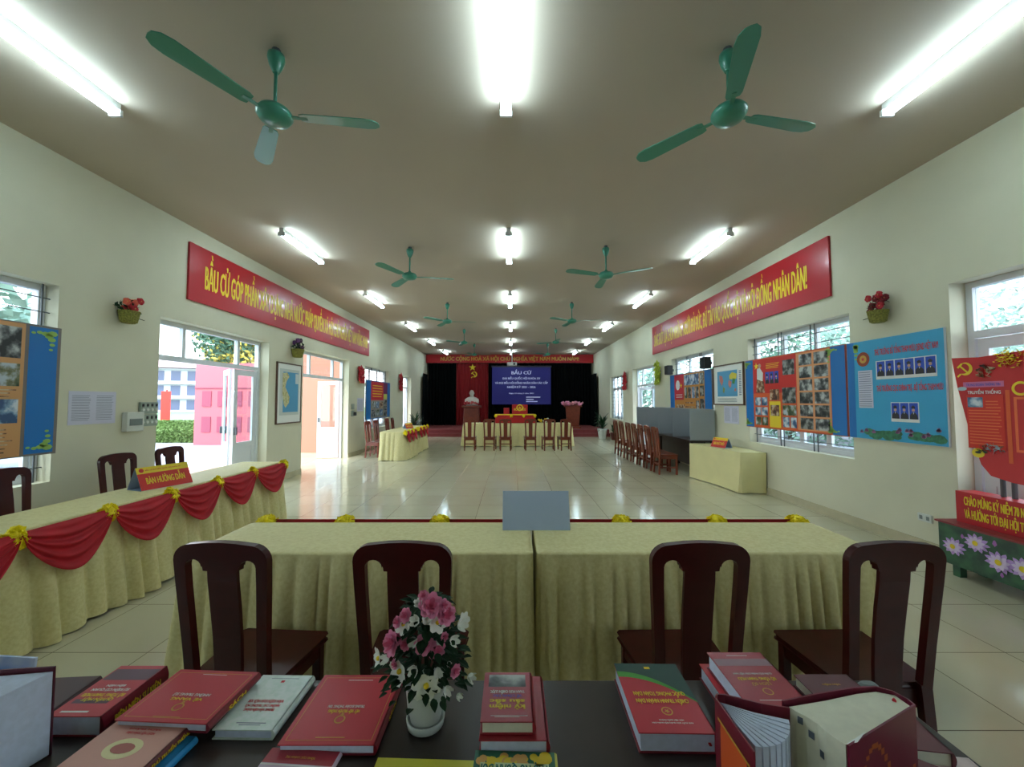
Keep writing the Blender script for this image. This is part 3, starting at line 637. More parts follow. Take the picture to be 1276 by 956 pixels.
# electrical boxes
PL = mat('white_plastic', (212, 214, 206), .4); PLG = mat('grey_plastic', (120, 128, 126), .4)
t = thing('breaker_box', 'small white breaker box with a dark window on the left wall', 'breaker box', (XL+.002, 4.87, 1.22))
MB().box(0, .07, -.11, .11, 0, .23, PL).build('case', t, bevel=.008); MB().box(.07, .076, -.08, .08, .07, .15, PLG).build('switch_window', t)
t = thing('switch_panel', 'double row grey switch panel beside the nearest left doorway', 'switches', (XL+.002, 5.1, 1.27))
for z in (0, .155):
    pl = MB().box(0, .03, -.13, .11, z, z+.145, mat('switch_plate', (150, 160, 148), .4)).build('switch_plate', t)
    for i in range(4):
        MB().lathe([(.02, 0), (.018, .01)], (0, 0, 0), PL, 12).build('dimmer_knob', pl, loc=(.03, -.1+i*.062, z+.05), rot=(0, H, 0))
        MB().box(.03, .036, -.112+i*.062, -.088+i*.062, z+.09, z+.125, INK_D).build('rocker', pl)
t = thing('switch_panel', 'small switch panel with a dangling plug beyond the second left doorway', 'switches', (XL+.002, 11.62, 1.15))
MB().box(0, .03, -.08, .08, .2, .36, mat('switch_plate', (150, 160, 148), .4)).box(0, .03, -.08, .08, 0, .16, mat('switch_plate', (150, 160, 148), .4)).build('switch_plate', t)
MB().box(.03, .09, .02, .1, .02, .12, INK_D).build('plug', t)
t = thing('wall_socket', 'white double power socket low on the right wall near the red display', 'socket', (XR-.002, 4.3, .31))
MB().box(-.02, 0, -.07, .07, 0, .08, PL).build('socket_plate', t); MB().box(-.023, -.02, -.05, -.02, .02, .06, PLG).box(-.023, -.02, .02, .05, .02, .06, PLG).build('outlet', t)

# hanging ornaments
def ornament(label, side, y, z0, z1, wd, m, m2, cat='ornament', name='hanging_ornament'):
    x = (XL+.09) if side < 0 else (XR-.09); t = thing(name, label, cat, (x, y, z0)); h = z1-z0
    n = 9; mb = MB()
    for i in range(n):
        for j in range(3):
            z = h*.12+h*.7*i/(n-1); wv = wd/2*(.75+.25*math.sin(i*2.3))
            yy = (j-1)*wv*.75; mb.tube((random.uniform(-.03, .03), yy-.05, z+.03), (random.uniform(-.03, .03), yy+.05, z-.04), .03, n=7, m=m)
    mb.build('body', t)
    MB().add([(0, -wd*.35, h*.86), (0, wd*.35, h*.86), (0, 0, h), (.04*-side, 0, h*.84)], [(0, 1, 2), (0, 3, 1), (0, 2, 3), (1, 3, 2)], m).build('cap', t)
    ts = MB()
    for i in range(6): ts.tube((0, (i-2.5)*wd*.14, h*.14), (0, (i-2.5)*wd*.16, 0), .012, .006, n=5, m=m2)
    ts.build('tassel', t)
ornament('red hanging firecracker string ornament with yellow tassels beyond the second left doorway', -1, 12.05, 2.12, 2.68, .42, PETR, INK_G)
ornament('red hanging ornament on the left wall past the far photo board', -1, 16.4, 2.0, 2.78, .4, PETR, PETR)
ornament('dark red hanging ornament beside the farthest right window', 1, 15.3, 2.0, 2.76, .42, PETR, PETR)
ornament('yellow green hanging cluster ornament beyond the left black speaker', 1, 11.85, 2.05, 2.82, .42, mat('lime_petal', (170, 186, 50), .6), mat('lime_petal', (170, 186, 50), .6))
BASK = mat('straw_basket', (150, 146, 66), .8, noise=.5, nscale=60)
def basket(label, side, y, z, cols, s=1):
    x = XL+.085*s if side < 0 else XR-.085*s
    t = thing('flower_basket', label, 'flower basket', (x, y, z))
    mb = MB(); mb.lathe([(.055*s, 0), (.07*s, .02*s), (.082*s, .1*s), (.088*s, .13*s), (.078*s, .13*s), (.05*s, .03*s)], (0, 0, 0), BASK, 20)
    for i in range(20): a = 2*PI*i/20; mb.tube((.066*s*math.cos(a), .066*s*math.sin(a), .01*s), (.089*s*math.cos(a), .089*s*math.sin(a), .13*s), .005*s, n=5, m=BASK)
    mb.build('basket', t)
    for i in range(11):
        f = MB(); a = random.uniform(0, 2*PI); r = random.uniform(0, .1)*s; c = Vector((r*math.cos(a)*.6, r*math.sin(a)*1.4, (.15+random.uniform(0, .15))*s)); cm = random.choice(cols)
        for k in range(5):
            b_ = 2*PI*k/5; d = Vector((-.2*side, math.cos(b_), math.sin(b_)))*.02*s; f.ball(c+d, .021*s, cm, 6, 4, .2)
        f.ball(c+Vector((-.01*side, 0, 0)), .01*s, INK_G, 6, 4); f.tube(c, (0, 0, .05*s), .003, n=4, m=LEAFD); f.build('blossom', t)
    lf = MB(); foliage(lf, (0, 0, .17*s), .12*s, 45, LEAFD, .03*s, (.6, 1.2, .7)); lf.tube((0, 0, .08*s), (.03*-side, .15*s, .06*s), .004, n=5, m=LEAFD); lf.build('leaves', t)
basket('straw wall basket of coral flowers high on the left wall near the breaker box', -1, 4.7, 2.5, [PETO, PETR, mat('rust_petal', (176, 80, 46), .6)], 1.12)
basket('wall basket of dark violet flowers above the framed tall map', -1, 8.4, 2.5, [PETV, mat('plum_petal', (70, 36, 70), .6)], 1.35)
basket('straw wall basket of dark red flowers above the light blue portraits poster', 1, 4.66, 2.5, [PETR, mat('dark_red_petal', (120, 16, 28), .6)], 1.1)
def speaker(label, y, z):
    t = thing('wall_speaker', label, 'speaker', (XR-.002, y, z)); M = mat('speaker_black', (34, 34, 38), .5)
    MB().box(-.21, -.05, -.1, .1, 0, .25, M).build('cabinet', t, bevel=.015); MB().box(-.216, -.21, -.08, .08, .02, .23, mat('speaker_mesh', (20, 20, 22), .8)).build('grille', t); MB().box(-.06, 0, -.03, .03, .09, .15, IRON).build('bracket', t)
speaker('black wall speaker at the far corner of the orange photo board', 10.85, 2.3); speaker('black wall speaker nearer, at the corner beside the world map', 8.78, 2.3)

# ------------------------------------------------------------------ chairs
def make_chair(label, loc, rotz, wood, group):
    "local +y is the way the sitter faces; the back stands at y = 0"
    t = thing('dining_chair', label, 'chair', loc, rotz, group)
    out_ = [(-.172, .40), (-.178, .6), (-.192, .85), (-.196, .945)]
    for i in range(1, 7): a = PI-H*i/6; out_.append((-.126+.07*math.cos(a), .945+.066*math.sin(a)))
    out_ += [(-.06, 1.018), (0, 1.020)]
    inn = [(.062, .905), (.073, .906), (.075, .920), (.079, .928)]
    for i in range(0, 9): a = PI-PI*i/8; inn.append((.1145+.0345*math.cos(a), .922+.030*math.sin(a)))
    inn += [(.148, .85), (.138, .6), (.131, .40)]
    right = inn[::-1]
    R_ = [(-x, z) for x, z in out_[:-1]][::-1]
    pts = out_+R_+[(.131, .40)]+inn[::-1][1:]+[(-x, z) for x, z in inn]
    mb = MB().prism(pts, 'y', -.016, .016, wood); bf = mb.build('back_frame', t, bevel=.006)
    sl = MB(); 
    prof = [(.40, .056, 0), (.5, .058, .006), (.62, .060, .009), (.75, .062, .005), (.86, .062, -.001), (.915, .062, 0)]
    for (z0, w0, o0), (z1, w1, o1) in zip(prof, prof[1:]):
        sl.hexa([(-w0, o0-.008, z0), (w0, o0-.008, z0), (w0, o0+.008, z0), (-w0, o0+.008, z0)], [(-w1, o1-.008, z1), (w1, o1-.008, z1), (w1, o1+.008, z1), (-w1, o1+.008, z1)], wood)
    sp = sl.build('splat', t)
    for o in (bf, sp): # lean back about the seat line
        for v in o.data.vertices: v.co.y -= (v.co.z-.42)*.10
    MB().prism([(-.185, .012), (-.215, .36), (-.203, .375), (.203, .375), (.215, .36), (.185, .012)], 'z', .405, .433, wood).build('seat', t, bevel=.008)
    ap = MB(); ap.box(-.165, .165, .005, .03, .33, .405, wood); ap.box(-.185, .185, .335, .355, .335, .405, wood)
    for s in (-1, 1): ap.hexa([(s*.165-.01, .03, .335), (s*.165+.01, .03, .335), (s*.187+.01, .34, .335), (s*.187-.01, .34, .335)], [(s*.165-.01, .03, .405), (s*.165+.01, .03, .405), (s*.187+.01, .34, .405), (s*.187-.01, .34, .405)], wood)
    ap.build('apron', t)
    for s in (-1, 1):
        MB().hexa([(s*.16-.018, -.04, 0), (s*.16+.018, -.04, 0), (s*.16+.018, -.008, 0), (s*.16-.018, -.008, 0)], [(s*.149-.023, -.016, .43), (s*.149+.023, -.016, .43), (s*.149+.023, .016, .43), (s*.149-.023, .016, .43)], wood).build('rear_leg', t)
        MB().box(s*.183-.02, s*.183+.02, .325, .365, 0, .405, wood).build('front_leg', t, bevel=.004)
    sr = MB(); sr.box(-.145, .145, -.018, .0, .2, .23, wood)
    for s in (-1, 1): sr.hexa([(s*.16-.01, -.01, .14), (s*.16+.01, -.01, .14), (s*.183+.01, .34, .14), (s*.183-.01, .34, .14)], [(s*.16-.01, -.01, .165), (s*.16+.01, -.01, .165), (s*.183+.01, .34, .165), (s*.183-.01, .34, .165)], wood)
    sr.build('stretcher', t)
    return t
FC = [(-1.155, 1.69, -4, 'dark wooden chair at the front table, leftmost of the four seen from behind'), (-.437, 1.69, 0, 'dark wooden chair directly behind the pink and white flower pot'),
      (.75, 1.69, 1, 'dark wooden chair directly behind the green and red book'), (1.53, 1.69, 1, 'dark wooden chair at the front table, rightmost of the four seen from behind')]
c0 = None
for x, y, a, lab in FC:
    if c0 is None: c0 = make_chair(lab, (x, y, 0), R(a), WOOD, 'dark chairs at the front table')
    else: dup(c0, (x, y, 0), R(a), lab)
for x, y, a, lab in [(-4.2, 3.38, -88, 'dark wooden chair behind the left table, nearest, partly cut by the picture edge'), (-4.2, 4.36, -92, 'dark wooden chair behind the left table below the white notice sheets'), (-4.2, 5.02, -90, 'dark wooden chair behind the red sign, in front of the open left doorway')]:
    dup(c0, (x, y, 0), R(a), lab, 'dark chairs behind the left table')
c1 = None
ns = ['leftmost', 'second from the left', 'third from the left', 'third from the right', 'second from the right', 'rightmost']
for i, (px, a) in enumerate(((-1.36, 3), (-.73, -2), (-.21, 0), (.6, 0), (1.2, 4), (1.74, 7))):
    lab = f'reddish wooden chair at the far centre table, {ns[i]} of the six'
    if c1 is None: c1 = make_chair(lab, (px, 12.95, 0), R(a), WOODL, 'reddish chairs at the far centre table')
    else: dup(c1, (px, 12.95+.05*(i % 2), 0), R(a), lab, 'reddish chairs at the far centre table')
nr = ['nearest to the viewer', 'second nearest', 'third nearest', 'fourth, in the middle', 'third farthest', 'second farthest', 'farthest, closest to the stage']
for i in range(7):
    dup(c1, (3.2-.01*i, [8.9, 9.38, 9.86, 10.34, 10.84, 11.45, 12.05][i], 0), R(-90+random.uniform(-1.5, 1.5)), f'reddish wooden chair facing the grey voting screens, {nr[i]} of the seven', 'reddish chairs before the voting screens')
nl = ['nearest', 'second nearest', 'second farthest', 'farthest']
for i, y in enumerate((11.5, 12.2, 13.3, 13.9)):
    dup(c1, (-4.08, y, 0), R(-90+(i*3-4)), f'reddish wooden chair behind the far left table, {nl[i]} of the four', 'reddish chairs behind the far left table')

# ------------------------------------------------------------------ skirted tables
def rosette(mb, c, r, m, nrm):
    n = Vector(nrm).normalized(); u = n.orthogonal().normalized(); v = n.cross(u)
    mb.ball(c, r*.75, m, 12, 8, .12)
    for k in range(60):
        a = random.uniform(0, 2*PI); q = random.random()**.6; d = u*math.cos(a)*q+v*math.sin(a)*q+n*math.sqrt(max(0, 1-q*q))*.7
        t_ = d.cross(Vector((random.gauss(0, 1), random.gauss(0, 1), random.gauss(0, 1)))).normalized(); p_ = Vector(c)+d*r*.7; s_ = d.cross(t_)
        mb.add([p_-t_*r*.3, p_+d*r*.32-t_*r*.22+s_*r*.1, p_+d*r*.38+t_*r*.2-s_*r*.08, p_+t_*r*.3], [(0, 1, 2, 3)], m)
def skirted_table(label, x0, x1, y0, y1, z=.76, loc=(0, 0), rotz=0, m=CLOTH, flare=.12, amp=.022, per=.11, swags=(), seed=1, legs=True, flat=()):
    """cloth over a table; swags: list of (side, a, b) with side 'x+','y+' and end positions along it"""
    rnd = random.Random(seed); cx, cy = loc
    root = thing('skirted_table', label, 'table', (cx, cy, 0), rotz)
    # perimeter with rounded corners
    r = .035; P_ = []
    def edge(ax, ay, bx, by, nx, ny):
        L = math.hypot(bx-ax, by-ay); n = max(4, int(L/.012))
        for i in range(n): q = i/n; P_.append((ax+(bx-ax)*q, ay+(by-ay)*q, nx, ny))
    def corner(px_, py_, a0):
        for i in range(6): a = a0+H*i/6; P_.append((px_+r*math.cos(a), py_+r*math.sin(a), math.cos(a), math.sin(a)))
    edge(x0+r, y0, x1-r, y0, 0, -1); corner(x1-r, y0+r, -H); edge(x1, y0+r, x1, y1-r, 1, 0); corner(x1-r, y1-r, 0)
    edge(x1-r, y1, x0+r, y1, 0, 1); corner(x0+r, y1-r, H); edge(x0, y1-r, x0, y0+r, -1, 0); corner(x0+r, y0+r, PI)
    s = [0]
    for i in range(1, len(P_)): s.append(s[-1]+math.hypot(P_[i][0]-P_[i-1][0], P_[i][1]-P_[i-1][1]))
    # irregular pleats: random phase steps
    cen = [0.0]
    while cen[-1] < s[-1]: cen.append(cen[-1]+per*rnd.uniform(.65, 1.45))
    k = (s[-1])/cen[-1]; cen = [c*k for c in cen]; am = [rnd.uniform(.5, 1.3) for _ in cen]; sk = [rnd.uniform(-.35, .35) for _ in cen]
    rip = []; j = 0
    for q in s:
        while j < len(cen)-2 and q > cen[j+1]: j += 1
        f = (q-cen[j])/(cen[j+1]-cen[j]); rip.append((am[j]*(abs(math.sin(PI*f))**.7), j))
    mb = MB(); n = len(P_); rows = [0, .01, .03, .08, .2, .35, .5, .65, .8, .9, 1]; vs = []
    zb = .012
    for t_ in rows:
        for i, (x, y, nx, ny) in enumerate(P_):
            o_ = flare*t_**1.1+amp*rip[i][0]*(min(1, t_*6)*.55+.6*t_); dd = .02*sk[rip[i][1]]*t_
            zz = z-(z-zb)*t_+(.01*math.sin(i*.13)*(t_ > .95))
            if (nx > .5 and 'x+' in flat) or (nx < -.5 and 'x-' in flat) or (ny > .5 and 'y+' in flat): o_ = .01*t_+.15*amp*rip[i][0]*t_; dd = 0
            if t_ == 0: o_ = 0
            vs.append((x+nx*o_+ny*dd, y+ny*o_-nx*dd, max(zz, .006)))
    fs = [(a*n+(i+1) % n, a*n+i, (a+1)*n+i, (a+1)*n+(i+1) % n) for a in range(len(rows)-1) for i in range(n)]
    mb.add(vs, fs, m); base = len(mb.v)
    ins = [(x-nx*.03, y-ny*.03, z+.001) for x, y, nx, ny in P_]
    mb.v += ins; i_ = mb.mi(m)
    for i in range(n): mb.f.append((i, (i+1) % n, base+(i+1) % n, base+i)); mb.m.append(i_)
    mb.f.append(tuple(range(base, base+n))); mb.m.append(i_)
    mb.build('tablecloth', root, smooth=True)
    if legs:
        lg = MB()
        for x in (x0+.06, x1-.06):
            for y in (y0+.06, y1-.06): MB().box(x-.02, x+.02, y-.02, y+.02, 0, z-.035, IRON).build('leg', root)
        MB().box(x0+.02, x1-.02, y0+.02, y1-.02, z-.035, z-.012, WOODL).build('tabletop', root)
    for (side, a, b_, drop) in swags:
        g = MB(); L = b_-a
        if side == 'x+': fn = lambda al, o_, zz: (x1+.012+o_, al, zz)
        elif side == 'x-': fn = lambda al, o_, zz: (x0-.012-o_, al, zz)
        else: fn = lambda al, o_, zz: (al, y1+.012+o_, zz)
        def F(u, v):
            bot = drop*(math.sin(PI*u)**.62)+.015; zz = z+.004-bot*v
            al = a+L*u+ .10*L*(.5-u)*v*math.sin(PI*u)
            fold = .011*math.sin((v**.85)*PI*9+.6*math.cos(PI*u*2))*(.25+math.sin(PI*u))*min(1, v*5)
            return fn(al, .02*min(1, v*8)+.045*v*math.sin(PI*u)+amp*.8+fold+flare*.5*v*drop/z, zz)
        g.grid(F, 28, 40, RED); g.build('swag', root, smooth=True, label='red velvet swag')
    ends = {}
    for (side, a, b_, drop) in swags: ends[(side, round(a, 3))] = 1; ends[(side, round(b_, 3))] = 1
    for (side, a) in ends:
        g = MB(); c = (x1+.05, a, z-.03) if side == 'x+' else ((x0-.05, a, z-.03) if side == 'x-' else (a, y1+.065, z-.03))
        rosette(g, c, .078 if side != 'y+' else .075, YEL, (1, 0, .3) if side == 'x+' else (0, -.3, 1)); g.build('rosette', root, label='yellow ribbon rosette')
    return root
ys = [1.95+.57*i for i in range(7)]; ys[-1] = 5.44
skirted_table('long cream skirted table with red swags along the left side, nearest to the viewer', -3.66, -3.13, 1.6, 5.5, swags=[('x+', ys[i], ys[i+1], .31) for i in range(6)], seed=3, flare=.07, amp=.075, per=.14, flat=('x-',))
skirted_table('cream skirted front table behind the two left dark chairs', -1.76, .115, 2.2, 2.76, swags=[('y+', -1.70, -1.16, .3), ('y+', -1.16, -.50, .3), ('y+', -.50, .06, .3)], seed=5, per=.09, amp=.06, flare=.05, flat=('x+',))
skirted_table('cream skirted front table behind the two right dark chairs', .135, 2.02, 2.2, 2.76, swags=[('y+', .2, .76, .3), ('y+', .76, 1.42, .3), ('y+', 1.42, 1.98, .3)], seed=8, per=.09, amp=.06, flare=.05, flat=('x-',))
skirted_table('cream skirted table with red swags, nearer of the two at the far left', -3.55, -2.93, 10.8, 12.12, swags=[('x+', 10.86+.41*i, 11.27+.41*i, .3) for i in range(3)], seed=9, flare=.10, amp=.045, per=.14, flat=('x-', 'y+'))
skirted_table('cream skirted table with red swags, farther of the two at the far left', -3.55, -2.93, 12.32, 13.75, swags=[('x+', 12.35+.44*i, 12.79+.44*i, .3) for i in range(3)], seed=10, flare=.06, amp=.045, per=.14, flat=('x-',))
skirted_table('long cream skirted table in the far centre behind six chairs', -1.72, 2.1, 14.2, 14.9, z=.80, seed=12, flare=.06, amp=.05, per=.3)
# plain cream table at the right wall
pt = thing('cloth_covered_table', 'plain cream covered table against the right wall before the grey screens', 'table', (0, 0, 0))
def pc(u, v):
    P_ = [(4.36, 6.93), (3.93, 6.95), (3.73, 8.48), (4.36, 8.48)]; 
    i = min(2, int(u*3)); f = u*3-i; x = P_[i][0]+(P_[i+1][0]-P_[i][0])*f; y = P_[i][1]+(P_[i+1][1]-P_[i][1])*f
    w_ = .018*math.sin(u*23)*v*v+.03*v*(abs(f-.5)*2)**6*(1 if .1 < u < .9 else 0)
    return (min(x-w_*(i == 1)-.01*v, 4.365), y-w_*(i == 0)*.8, .70-(.70-.012)*v)
m_ = MB().grid(pc, 90, 12, CLOTHP); m_.add([(4.36, 6.93, .70), (3.93, 6.95, .70), (3.73, 8.48, .70), (4.36, 8.48, .70)], [(3, 2, 1, 0)], CLOTHP); m_.build('tablecloth', pt, smooth=False)
# tent cards
def tent(name, label, x, y, z, rotz, wd, h, dp, face):
    t = thing(name, label, 'sign', (x, y, z), rotz)
    MB().add([(-wd/2, -dp/2, 0), (wd/2, -dp/2, 0), (wd/2, 0, h), (-wd/2, 0, h), (wd/2, dp/2, 0), (-wd/2, dp/2, 0)], [(0, 1, 2, 3), (3, 2, 4, 5), (0, 5, 4, 1)], BLUEG).build('card', t, solid=.003)
    if face:
        n = Vector((0, -h, dp/2)).normalized(); v = Vector((0, dp/2, h)).normalized(); q = MB(); o_ = Vector((0, -dp/2, 0))+n*.004; L = math.hypot(h, dp/2)
        q.poly([(-wd/2, 0), (wd/2, 0), (wd/2, L*.72), (-wd/2, L*.72)], o_, (1, 0, 0), v, PRED if face != 'red' else BREDS); q.poly([(-wd/2, L*.72), (wd/2, L*.72), (wd/2, L), (-wd/2, L)], o_, (1, 0, 0), v, INK_Y)
        q.text(face[0], o_+n*.001+v*(L*.25), (1, 0, 0), v, L*.27, INK_Y, wd*.74, bold=.03); q.text(face[1], o_+n*.001+v*(L*.82), (1, 0, 0), v, L*.055, INK_R, wd*.68)
        q.poly(circ(L*.09, 16, -wd*.41, L*.86), o_+n*.001, (1, 0, 0), v, INK_R); q.build('printed_face', t)
    return t
tent('tent_sign', 'red and yellow tent sign reading BÀN HƯỚNG DẪN on the left table', -3.4, 3.93, .762, R(72), .44, .2, .2, ('BÀN HƯỚNG DẪN', 'BẦU CỬ ĐẠI BIỂU QUỐC HỘI KHÓA XV'))
tent('tent_sign', 'small red and yellow tent sign on the plain cream table at the right', 4.02, 7.75, .702, R(-70), .34, .18, .18, ('BÀN PHÁT PHIẾU', 'BẦU CỬ'))
tent('tent_sign', 'small colourful tent sign on the far left skirted table', -3.15, 12.2, .762, R(60), .3, .16, .16, ('BÀN KIỂM PHIẾU', 'BẦU CỬ'))
tent('tent_sign', 'blank blue grey tent sign seen from behind in the middle of the front tables', .155, 2.66, .762, 0, .43, .23, .14, None)
# ballot boxes on the far centre table
BRD = mat('ballot_red', (186, 18, 26), .55)
def ballot(name, label, x, y, z, wd, h, dp, emb):
    t = thing(name, label, 'ballot box', (x, y, z)); MB().box(-wd/2, wd/2, -dp/2, dp/2, 0, h, BRD).build('box', t, bevel=.01)
    q = MB(); 
    if emb:
        ring(q, (0, -dp/2-.003, h*.68), (1, 0, 0), (0, 0, 1), .08, .12, INK_Y); q.poly(star_pts(.06), (0, -dp/2-.003, h*.68), (1, 0, 0), (0, 0, 1), INK_Y); q.text('HÒM PHIẾU', (0, -dp/2-.003, h*.36), (1, 0, 0), (0, 0, 1), .09, INK_Y, .42)
        q.build('gold_emblem', t)
    return t
db = thing('draped_box', 'low red draped box with yellow trim on the far centre table', 'box', (.12, 14.6, .802))
MB().box(-.72, .72, -.22, .22, 0, .32, BRD).build('drape', db, bevel=.03); MB().box(-.73, .73, -.235, -.222, .285, .325, INK_Y).build('trim', db)
for x in (-.7, -.14, .3, .7):
    g = MB(); rosette(g, (x, -.25, .26), .06, YEL, (0, -1, 0)); g.build('rosette', db)
ballot('ballot_box', 'tall red ballot box with gold emblem at the centre of the far table', .28, 14.62, 1.124, .56, .34, .36, True)
ballot('ballot_box', 'smaller red ballot box left of the tall one on the far table', -.2, 14.62, 1.124, .2, .22, .2, False)
fl = MB(); bunch(fl, (0, 0, .05), (.2, .12, .06), 24, [INK_Y, PETW], .04); tag(fl.build('flower_arrangement', loc=(1.15, 14.5, .83)), 'small yellow and white flower arrangement at the right of the far table', 'flowers')
# voting screens
vt = thing('voting_table', 'long dark wooden table carrying the grey voting screens', 'table', (0, 0, 0))
MB().box(3.78, 4.34, 8.56, 12.3, .71, .75, DESK).build('tabletop', vt); MB().box(4.1, 4.13, 8.62, 12.24, .12, .71, DESK).build('modesty_panel', vt)
for x in (3.83, 4.28):
    for y in (8.62, 10.4, 12.22): MB().box(x-.03, x+.03, y-.03, y+.03, 0, .71, DESK).build('leg', vt)
for i, nm in enumerate(('nearest of the four', 'second of the four from the viewer', 'third of the four from the viewer', 'farthest of the four')):
    y = 8.6+i*.92; t = thing('voting_screen', f'grey cardboard voting screen against the right wall, {nm}', 'voting screen', (0, 0, .752))
    MB().box(3.8, 4.33, y, y+.008, 0, .66, GREYP).build('side_panel', t); MB().box(4.325, 4.333, y+.01, y+.88, 0, .66, GREYP).build('back_panel', t)
    MB().box(3.8, 4.33, y+.89, y+.898, 0, .66, GREYP).build('side_panel', t)
# potted plants near the stage
def dracaena(label, x, y, hp, rp, potm, h, n, spread):
    t = thing('potted_plant', label, 'plant', (x, y, 0)); MB().lathe([(rp*.7, 0), (rp, hp*.9), (rp*1.05, hp), (rp*.92, hp), (rp*.85, hp*.85)], (0, 0, 0), potm, 24).build('pot', t, smooth=True)
    mb = MB()
    for i in range(n):
        a = random.uniform(0, 2*PI); e = random.uniform(.2, 1.3); L = spread*random.uniform(.7, 1.1); z0 = hp*.9+random.uniform(0, h*.55)
        pr = None
        d = Vector((math.cos(a), math.sin(a), 0)); sd_ = Vector((-math.sin(a), math.cos(a), 0)); pts = []
        for k in range(6):
            q = k/5; p_ = Vector((0, 0, z0))+d*(L*q*math.cos(e*.6))+Vector((0, 0, L*(q*math.sin(e)-.55*q*q*(1.3-e)))); ww = .03*math.sin(PI*min(1, q*.9+.12))+.003
            pts += [p_-sd_*ww, p_+sd_*ww]
        mb.add(pts, [(2*k, 2*k+1, 2*k+3, 2*k+2) for k in range(5)], LEAF)
    mb.build('leaves', t); MB().tube((0, 0, hp*.8), (0, 0, hp+h*.5), .03, .02, m=BARK).build('stem', t)
dracaena('leafy dracaena in a white pot at the right end of the stage', 3.84, 17.15, .42, .2, PL, .8, 70, .44)
dracaena('leafy dracaena by the left wall behind the far skirted tables', -4.05, 16.9, .42, .2, PL, .8, 70, .44)
dracaena('small plant in a brown pot beside the white pot at the stage corner', 4.17, 16.55, .3, .13, mat('brown_pot', (96, 44, 34), .5), .6, 40, .2)

# ------------------------------------------------------------------ red display stand on the right
ds = thing('display_plinth', 'low plinth printed with purple lotus flowers under the red display at the right', 'display stand', (0, 0, 0))
LOTD = mat('lotus_dark_ground', (22, 62, 48), .35, rgb2=(50, 100, 64), nscale=9)
MB().box(4.0, 4.34, 1.4, 3.82, .1, .46, LOTD).build('body', ds); MB().box(3.985, 4.345, 1.38, 3.84, .46, .475, mat('plinth_top_red', (140, 40, 48), .4)).build('top_board', ds)
for y in (1.5, 2.6, 3.7):
    for x in (4.05, 4.28): MB().box(x-.03, x+.03, y-.03, y+.03, 0, .1, LOTD).build('foot', ds)
q = MB(); LP1 = mat('lotus_lilac', (200, 160, 226), .5); LP2 = mat('lotus_pale', (232, 212, 244), .5)
def lotus(y, z, s, bud=False, k=0):
    x = 3.998-.001*k
    if bud: q.poly([(0, -s*.5), (s*.35, -.1*s), (.2*s, .4*s), (0, .6*s), (-.2*s, .4*s), (-.35*s, -.1*s)], (x, y, z), (0, -1, 0), (0, 0, 1), mat('lotus_bud', (176, 110, 190), .5)); return
    for rr, m, nn, w_ in ((1, LP1, 11, .2), (.72, LP2, 9, .18)):
        for i in range(nn):
            a = 2*PI*i/nn+(.2 if m is LP2 else 0); ca, sa = math.cos(a), math.sin(a)
            pts = [(0, 0), (.5*rr, w_), (.8*rr, w_*.7), (rr, 0), (.8*rr, -w_*.7), (.5*rr, -w_)]
            q.poly([(s*(p_*ca-r_*sa), s*.8*(p_*sa+r_*ca)) for p_, r_ in pts], (x-.0006*i-(.008 if m is LP2 else 0), y, z), (0, -1, 0), (0, 0, 1), m)
    q.poly(circ(s*.22, 12), (x-.016, y, z), (0, -1, 0), (0, 0, 1), INK_Y)
for y, z, s, bd in ((3.69, .27, .10, 0), (3.51, .36, .10, 0), (3.35, .26, .11, 0), (3.19, .27, .11, 0), (3.62, .38, .04, 1), (3.38, .40, .05, 1), (3.16, .40, .05, 1), (3.34, .16, .04, 1), (3.0, .34, .11, 0)): lotus(y, z, s, bd)
q.build('lotus_print', ds)
sg = thing('slogan_sign', 'red slogan board with two lines of yellow capitals on the lotus plinth', 'sign', (0, 0, .476))
MB().box(4.12, 4.3, 1.45, 3.77, 0, .28, mat('slogan_red', (188, 22, 34), .4)).build('board', sg)
q = MB()
for tx_, z, wd_ in (('CHÀO MỪNG KỶ NIỆM 70 NĂM NGÀY TRUYỀN THỐNG', .165, .86), ('VÀ HƯỚNG TỚI ĐẠI HỘI THI ĐUA QUYẾT THẮNG', .05, .80)): q.text(tx_, (4.118, 3.70, z), (0, -1, 0), (0, 0, 1), .075, INK_Y, wd_, 'l', .055)
q.build('lettering', sg)
rb = thing('curved_display_board', 'tall curved red display board with hammer and sickle above the lotus plinth', 'display board', (0, 0, .757))
DR = mat('display_red', (196, 26, 30), .35)
out_ = [(3.82, 1.235), (3.78, .95), (3.7, .55), (3.62, .26), (3.55, .17), (3.4, .14), (3.1, .12), (2.8, .13), (2.5, .16), (2.2, .22), (1.9, .3), (1.8, 1.3), (2.1, 1.42), (2.4, 1.44), (2.7, 1.40), (3.0, 1.31), (3.3, 1.24), (3.6, 1.22)]
m_ = MB().prism(out_, 'x', 4.20, 4.215, DR)
m_.build('panel', rb)
for y in (3.5, 3.42, 2.3): MB().tube((4.24, y, .001), (4.24, y, .9), .018, m=IRON).build('support_pole', rb)
q = MB(); x = 4.198; A = ((0, -1, 0), (0, 0, 1))
sickle(q, (x, 3.715, 1.125), *A, .085, INK_Y)
def rr_(y0, y1, z0, z1, m, k=0): q.add([(x-.001*k, y0, z0), (x-.001*k, y1, z0), (x-.001*k, y1, z1), (x-.001*k, y0, z1)], [(3, 2, 1, 0)], m)
OT = mat('display_orange_text', (236, 110, 60), .5)
rr_(3.42, 3.73, .95, 1.0, mat('display_pink_strip', (206, 110, 150), .5), 1); q.text('TRUNG ĐOÀN THÔNG TIN', (x-.002, 3.575, .962), *A, .022, INK_BL, .26); q.text('TRUYỀN THỐNG', (x-.002, 3.57, .89), *A, .028, INK_W, .25)
